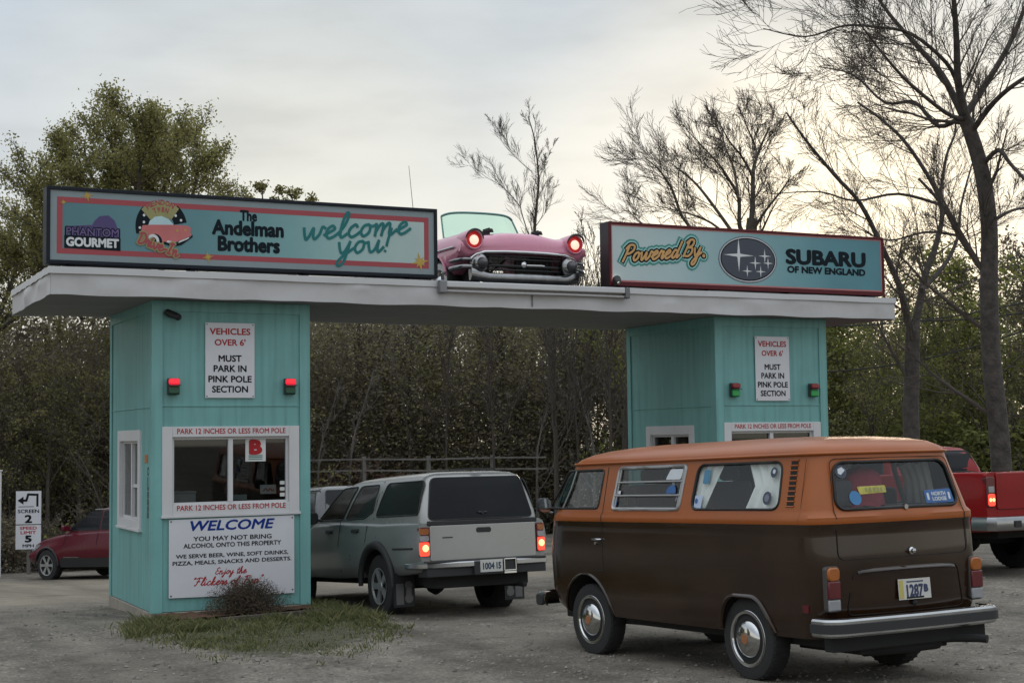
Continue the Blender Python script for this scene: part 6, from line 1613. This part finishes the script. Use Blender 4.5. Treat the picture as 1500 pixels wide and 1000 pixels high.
# --- the mass of the far wood that fills the gaps
def thicket(name, lm, spans, seed, count, s0, s1, tw_=.4, lo=0.0):
    rng = random.Random(seed); q = MB()
    for i in range(count):
        u0, u1, d0, d1, hmax, hmin = rng.choice(spans); u = rng.uniform(u0, u1); d_ = rng.uniform(d0, d1); p = at(u, 700, d_)
        hm = hmin+(hmax-hmin)*(.5+.5*math.sin(u*.021+d_*.6)*math.cos(u*.009+1)); z = gz(p.x, p.y)+hm*(lo+(1-lo)*rng.random()**.85)
        c_ = Vector((p.x, p.y, z)); s_ = rng.uniform(s0, s1)
        if rng.random() < tw_:
            d1_ = Vector((rng.gauss(0, .35), rng.gauss(0, .35), 1)).normalized()*s_*3.0; d2 = d1_.orthogonal().normalized()*s_*.09
            q.add([c_-d2, c_+d2, c_+d1_], [(0, 1, 2)])
        else:
            a = Vector((rng.gauss(0, 1), rng.gauss(0, 1), rng.gauss(0, .7))).normalized()*s_; b_ = a.orthogonal().normalized()*s_*.6
            q.add([c_-a, c_+b_, c_+a, c_-b_], [(0, 1, 2, 3)])
    return tag(q.build(name, lm), kind='stuff')
thicket('far_wood', M_lbrown, [(-300, 440, 46, 62, 9.0, 6.5), (-300, 440, 43, 50, 5.5, 3.5), (380, 960, 70, 84, 11.4, 10.6), (900, 1300, 62, 80, 8, 6)], 31, 90000, .07, .17)
thicket('brown_wood_edge', M_lbrown, [(400, 950, 58.0, 63, 9.9, 9.3), (400, 950, 58.0, 61, 8, 5), (-80, 330, 43, 47, 7.2, 5.2)], 36, 150000, .045, .10, .55)
thicket('olive_undergrowth', M_lolive, [(400, 950, 58, 62, 10.5, 7.5), (-200, 300, 45, 52, 5, 2), (1180, 1650, 44, 60, 7.5, 5)], 32, 60000, .045, .10, .2)
thicket('green_undergrowth', M_lgreen, [(1180, 1650, 40, 58, 7.6, 4.5), (1180, 1600, 37, 44, 3.5, 2.0)], 33, 75000, .045, .10, .25)
thicket('high_twigs', M_lbrown, [(380, 960, 62, 70, 10.4, 9.8), (380, 960, 70, 82, 11.4, 10.8), (-100, 340, 48, 60, 9.5, 8)], 37, 70000, .06, .13, .5, .55)
thicket('side_wood', M_lbrown, [(-9000, -2500, 18, 22, 9, 7), (-2600, -700, 34, 44, 9, 7), (-800, -250, 44, 52, 9, 7)], 35, 26000, .2, .45)
thicket('russet_brush', M_lred, [(440, 640, 57, 61, 3.2, 1.6), (1220, 1420, 38, 41, 1.5, .7), (60, 330, 43, 46, 1.6, .6)], 34, 9000, .07, .18)
# low bushes along the lot edge
bk = []
for i, (lm, lb, gp) in enumerate(((M_lbrown, 'low bare bush at the foot of the woods', 'bare bushes along the lot'), (M_lgreen, 'low green bush at the foot of the woods', 'green bushes along the lot'))):
    rng = random.Random(60+i); wd = MB(); tips = []
    for j in range(9): grow(wd, rng, Vector((rng.gauss(0, .15), rng.gauss(0, .15), -.1)), Vector((rng.gauss(0, .5), rng.gauss(0, .5), 1)).normalized(), rng.uniform(1.0, 1.8), .018, 1, dict(PW, max=3, n=[0,7,5], rmin=.006, rat=[.5,.5,.5]), tips)
    lv = MB(); leaves(lv, rng, tips, 2, .08, .03, .08, .8)
    r_ = thing('bush', lb, 'bush', (0, 0, 0), None, gp); wd.build('stems', M_twig, r_); lv.build('foliage', lm, r_); kinds.append([r_, 2.0, False])
for i in range(10):
    p = at(-60+rg.uniform(0, 230), 700, rg.uniform(38.5, 41)); plant(5 if i % 4 else 6, p.x, p.y, rg.uniform(.6, 1.2), rg.uniform(.5, 1.0), rg.uniform(0, 6))
for i in range(12):
    p = at(440+rg.uniform(0, 400), 700, rg.uniform(59, 62)); plant(5, p.x, p.y, rg.uniform(.8, 1.3), rg.uniform(.7, 1.2), rg.uniform(0, 6))
for i in range(14):
    p = at(1210+rg.uniform(0, 340), 700, rg.uniform(34, 40)); plant(6 if i % 3 else 5, p.x, p.y, rg.uniform(.7, 1.4), rg.uniform(.7, 1.3), rg.uniform(0, 6))

# --- trees one can tell apart: main limbs follow the photo, the rest grows from them
def squeeze(limbs, c, k):
    return [([(c[0]+(u-c[0])*k, c[1]+(v-c[1])*k) for u, v in l[0]],)+tuple(l[1:]) for l in limbs]
def limb_tree(name, label, base_depth, trunk, limbs, P_, seed, bark, leaf=None, leafm=None, cat='tree', spread=2.5, group=None, sq=None):
    """trunk/limbs: (pixel path, start radius, end radius, depth drift, children); own-ground base"""
    if sq: limbs = squeeze(limbs, sq[0], sq[1])
    rng = random.Random(seed); p0 = at(trunk[0][0][0][0], trunk[0][0][0][1], base_depth); g0 = gz(p0.x, p0.y)
    o_ = thing(name, label, cat, (p0.x, p0.y, g0), None, group); off = Vector((p0.x, p0.y, g0)); wd = MB(); tw = MB(); tips = []
    for pth, r0, r1, drift, nch in trunk+limbs:
        n0 = len(pth); px_ = catmull([(float(a), float(b_)) for a, b_ in pth], 4) if n0 > 2 else pth
        pts = []
        for i, (u, v) in enumerate(px_):
            f_ = i/(len(px_)-1); pts.append(at(u, v, base_depth+(drift[0]+(drift[1]-drift[0])*f_))-off)
        if pth is trunk[0][0] and pts[0].z > -.1: pts.insert(0, Vector((pts[0].x*.9, pts[0].y*.9, -.25)))
        kk = P_.get('rad', 1) if (pth, r0, r1, drift, nch) in limbs else 1
        rs = [(r0+(r1-r0)*i/(len(pts)-1))*kk for i in range(len(pts))]
        wd.tube(pts, rs, 9)
        ds = [(pts[min(i+1, len(pts)-1)]-pts[max(i-1, 0)]).normalized() for i in range(len(pts))]
        ln = sum((b_-a).length for a, b_ in zip(pts, pts[1:]))
        if nch: spawn(tw, rng, pts, ds, rs, min(ln, P_['cap']), 0, P_, tips, None, nch)
    q = wd.build('trunk', bark, o_, smooth=60)
    crown = thing('crown', None, None) if False else tw.build('crown', M_twig, o_)
    if leaf:
        lv = MB(); leaves(lv, rng, tips, *leaf); lv.build('foliage', leafm, o_)
    return o_
PL = dict(max=3, seg=[0,5,4,3], wig=[0,.10,.13,.16], trop=[0,.07,.06,.05], tap=[.3,.22,.3,.4], n=[0,9,6], t0=[.12,.18,.15], ang=[.75,.6,.55], rat=[.52,.58,.60], dim=[.4,.4,.3], rr=[.30,.40,.5], rmin=.0034, cap=4.4, rad=.82)
limb_tree('bare_tree', 'big bare tree leaning left behind the red pickup', 27, [([(1470, 735), (1464, 640), (1452, 520), (1449, 420), (1449, 330), (1438, 250), (1420, 190), (1410, 168)], .195, .115, (0, 0), 7)],
  [([(1420, 190), (1404, 125), (1401, 60), (1396, -10), (1385, -90)], .10, .035, (0, -1), 12), ([(1412, 172), (1440, 130), (1476, 70), (1502, 10), (1530, -60)], .085, .03, (0, 1), 12), ([(1422, 195), (1456, 150), (1495, 118), (1550, 88)], .07, .03, (0, -1.5), 9),
   ([(1410, 168), (1380, 110), (1344, 68), (1302, 20), (1262, -40)], .085, .025, (0, 1), 13), ([(1404, 128), (1386, 92), (1335, 50), (1284, 40), (1236, 38), (1180, 54), (1118, 42)], .05, .010, (0, -1.5), 14), ([(1437, 245), (1462, 220), (1480, 240), (1512, 275)], .06, .03, (0, -1), 7),
   ([(1410, 170), (1375, 185), (1340, 150), (1296, 150), (1250, 110), (1200, 98)], .06, .012, (0, 2), 13), ([(1448, 330), (1474, 312), (1500, 305), (1540, 310)], .045, .02, (0, 1), 6), ([(1412, 175), (1385, 165), (1330, 120), (1290, 75), (1256, 30)], .055, .015, (0, -2), 11), ([(1450, 410), (1420, 368), (1404, 344), (1380, 300), (1346, 262)], .07, .03, (0, 1), 7)],
  dict(PL, n=[0,11,7]), 501, M_barkg)
limb_tree('bare_tree', 'bare forked tree beside the star badge signboard', 31, [([(1334, 600), (1336, 540), (1337, 486)], .17, .15, (0, 0), 2)],
  [([(1336, 490), (1326, 455), (1316, 415), (1292, 362), (1260, 298), (1222, 256), (1180, 205), (1152, 165)], .10, .02, (0, -1), 15), ([(1338, 488), (1348, 438), (1356, 400), (1372, 355), (1378, 296), (1332, 216), (1292, 176), (1256, 150)], .11, .022, (0, 1.5), 15), ([(1350, 425), (1382, 390), (1402, 350), (1408, 300), (1424, 240)], .07, .02, (0, 2), 9),
   ([(1378, 300), (1316, 284), (1252, 294), (1200, 281), (1132, 284)], .045, .010, (1.5, -.5), 10), ([(1404, 345), (1356, 340), (1300, 352), (1250, 330)], .04, .012, (2, 1), 7), ([(1376, 296), (1386, 230), (1400, 190), (1392, 150)], .05, .015, (1.5, 2), 8)],
  dict(PL, n=[0,9,7], cap=3.8), 502, M_barkg)
limb_tree('bare_tree', 'bushy bare tree rising behind the star badge signboard', 42, [([(1100, 560), (1100, 440), (1100, 350), (1102, 320)], .20, .15, (0, 0), 2)],
  [([(1102, 335), (1106, 283), (1107, 226), (1120, 185), (1136, 148)], .11, .02, (0, 1), 13), ([(1106, 240), (1088, 205), (1062, 172), (1044, 138)], .05, .014, (0, -1), 9), ([(1100, 350), (1082, 330), (1080, 278), (1060, 240), (1040, 212), (998, 166)], .09, .016, (0, -2), 13), ([(1096, 380), (1042, 303), (1004, 254), (972, 226), (950, 210)], .07, .014, (0, 2), 11),
   ([(1094, 400), (990, 330), (958, 262), (934, 226), (908, 204)], .07, .012, (0, -1), 13), ([(1095, 390), (1042, 332), (1000, 310), (968, 301), (930, 292)], .05, .012, (0, 1), 9), ([(1104, 340), (1130, 300), (1160, 262), (1176, 236)], .06, .012, (0, -1), 9), ([(1107, 232), (1112, 190), (1096, 150), (1086, 122)], .05, .012, (0, 1), 9), ([(1096, 400), (940, 345), (900, 322), (874, 296)], .05, .012, (1, 3), 9), ([(1080, 278), (1070, 220), (1054, 180), (1050, 150)], .05, .012, (-1, 1), 8)],
  dict(PL, n=[0,11,7], cap=3.9, rmin=.0042, ang=[.6,.5,.45]), 503, M_bark, sq=((1090, 340), .80))
limb_tree('bare_tree', 'tall thin bare tree rising behind the pink car', 70, [([(782, 620), (782, 480), (784, 380), (783, 339), (786, 300), (789, 262), (783, 205), (774, 172)], .12, .018, (0, 0), 26)],
  [([(778, 237), (752, 214), (728, 187), (721, 163)], .035, .01, (0, -1), 9), ([(784, 380), (763, 314), (756, 293), (728, 263), (700, 246), (673, 225)], .06, .011, (0, 1), 16), ([(791, 246), (800, 225), (811, 200)], .03, .01, (0, 1), 7), ([(785, 330), (797, 310), (800, 280), (806, 250)], .04, .010, (0, -1), 8)],
  dict(PL, n=[0,8,6], cap=3.0, ang=[.5,.45,.45], trop=[0,.10,.08,.08], rmin=.005, rad=.5), 504, M_bark, sq=((783, 340), .86))
PLt = dict(PL, n=[0,9,7], cap=4.2, rat=[.5,.5,.5], trop=[0,.08,.05,.03], rmin=.007, rr=[.4,.45,.5], t0=[.15,.1,.1], seg=[0,4,3,2])
limb_tree('leafing_tree', 'broad tree with fresh olive leaves rising behind the long signboard', 44, [([(196, 700), (196, 560), (198, 470), (200, 420)], .24, .18, (0, 0), 3)],
  [([(200, 430), (190, 330), (170, 240), (150, 170)], .13, .03, (0, 1), 15), ([(200, 430), (205, 320), (205, 210), (196, 140)], .14, .03, (0, -1), 17), ([(202, 420), (240, 320), (258, 220), (262, 165)], .12, .03, (0, 1), 15), ([(202, 430), (275, 350), (305, 270), (318, 205)], .11, .03, (0, -1.5), 14), ([(198, 430), (130, 350), (90, 270), (72, 205)], .11, .03, (0, 1), 15), ([(198, 440), (100, 380), (45, 320), (10, 270)], .10, .03, (0, -1), 14), ([(204, 440), (290, 380), (325, 330), (335, 285)], .08, .02, (0, 2), 10), ([(200, 440), (170, 340), (118, 240), (105, 185)], .10, .03, (0, 2.5), 13), ([(200, 440), (230, 340), (230, 240), (226, 180)], .10, .03, (0, 3), 13), ([(196, 460), (60, 440), (20, 400), (-30, 350)], .09, .03, (0, 1), 12)],
  dict(PLt, cap=3.6), 505, M_bark, (4, .13, .028, .058, .8), M_ltree, sq=((195, 330), .80))
limb_tree('leafing_tree', 'leafy tree at the far left edge beyond the lane sign', 46, [([(-20, 720), (-18, 560), (-10, 480)], .2, .15, (0, 0), 4)],
  [([(-10, 480), (15, 420), (30, 370), (32, 335)], .11, .03, (0, 1), 13), ([(-12, 490), (-50, 420), (-60, 370), (-70, 330)], .11, .03, (0, 1), 12), ([(-10, 490), (50, 440), (70, 400), (72, 370)], .1, .03, (0, -1), 12), ([(-10, 480), (-20, 400), (-10, 360)], .11, .03, (0, 2), 12)],
  dict(PLt, cap=3.6), 506, M_bark, (3, .13, .03, .065, .7), M_ltree)
for k_, (u, v0, v1, lb) in enumerate(((384, 268, 300, 'small leafy treetop just left of the welcome script'), (428, 280, 300, 'smallest leafy treetop peeping over the long signboard'))):
    limb_tree('leafing_tree', lb, 55, [([(u, 600), (u-2, 450), (u+2, 350), (u, v0+8)], .1, .02, (0, 0), 15)], [([(u, 380), (u-18, 330), (u-22, v0+26)], .04, .012, (0, 1), 7), ([(u, 380), (u+20, 330), (u+24, v0+20)], .04, .012, (0, -1), 7)], dict(PL, n=[0,5,4], cap=1.1, rmin=.008), 510+k_, M_bark, (2, .08, .05, .09, .55), M_lolive)
# slender saplings whose tips show against the sky between the boards
sap = None; rg = random.Random(90)
wd, lv = tree_meshes(700, 8.5, .055, dict(PB_, n=[16,6,5], ang=[.45,.5,.5], rat=[.30,.5,.5], trop=[.03,.12,.1,.1], rmin=.008, lod=1, t0=[.35,.1,.1]))
sap = thing('sapling', 'slender bare sapling showing against the sky behind the canopy', 'tree', (0, 0, 0), None, 'slender saplings behind the canopy'); wd.build('trunk', M_twig, sap)
first = True
for u, d_, h_ in ((655, 58, 10.2), (700, 62, 10.6), (722, 55, 9.8), (742, 60, 10.4), (815, 57, 10.6), (832, 60, 11.2), (846, 54, 9.8), (862, 58, 11.0), (876, 62, 10.8), (600, 60, 10.6), (560, 62, 10.8), (520, 60, 10.4), (895, 50, 10.3), (920, 52, 10.0), (812, 50, 9.0), (850, 64, 12)):
    p = at(u, 700, d_); o_ = sap if first else dup(sap); first = False
    o_.matrix_world = Matrix.Translation((p.x, p.y, gz(p.x, p.y)-.2)) @ Matrix.Rotation(rg.uniform(0, 6), 4, 'Z') @ Matrix.Diagonal((1.1, 1.1, h_/8.6, 1))
# pale stems standing out in the wood under the canopy
wd, lv = tree_meshes(701, 8, .07, dict(PB_, n=[10,5,4], ang=[.6,.6,.5], rat=[.25,.5,.5], rmin=.008, lod=1, t0=[.3,.1,.1]))
pst = thing('pale_birch', 'pale stemmed young tree in front of the dark woods', 'tree', (0, 0, 0), None, 'pale stemmed young trees'); wd.build('trunk', M_pale, pst)
first = True
for u, d_ in ((512, 58), (468, 57.5), (790, 58), (700, 60), (612, 59), (866, 57), (760, 59.5)):
    p = at(u, 700, d_); o_ = pst if first else dup(pst); first = False
    o_.matrix_world = Matrix.Translation((p.x, p.y, gz(p.x, p.y)-.2)) @ Matrix.Rotation(rg.uniform(0, 6), 4, 'Z') @ Matrix.Diagonal((1, 1, rg.uniform(.8, 1.05), 1))
# overhead cables at the right
M_cable = mat('cable', (.015, .015, .015), .7)
for k_, (a, b_, sag, lb) in enumerate((((1200, 545, 34), (1700, 390, 33), .5, 'lowest dark cable sagging through the trees at right'), ((1200, 478, 36), (1700, 380, 36), .4, 'upper dark cable crossing the trees at right'), ((1340, 470, 33), (1700, 405, 33), .25, 'middle dark cable crossing behind the big bare trunk'))):
    A = at(*a); B_ = at(*b_); q = MB()
    q.tube([A.lerp(B_, i/20)-Vector((0, 0, sag*4*(i/20)*(1-i/20))) for i in range(21)], .018, 6)
    tag(q.build('overhead_cable', M_cable), lb, 'cable')
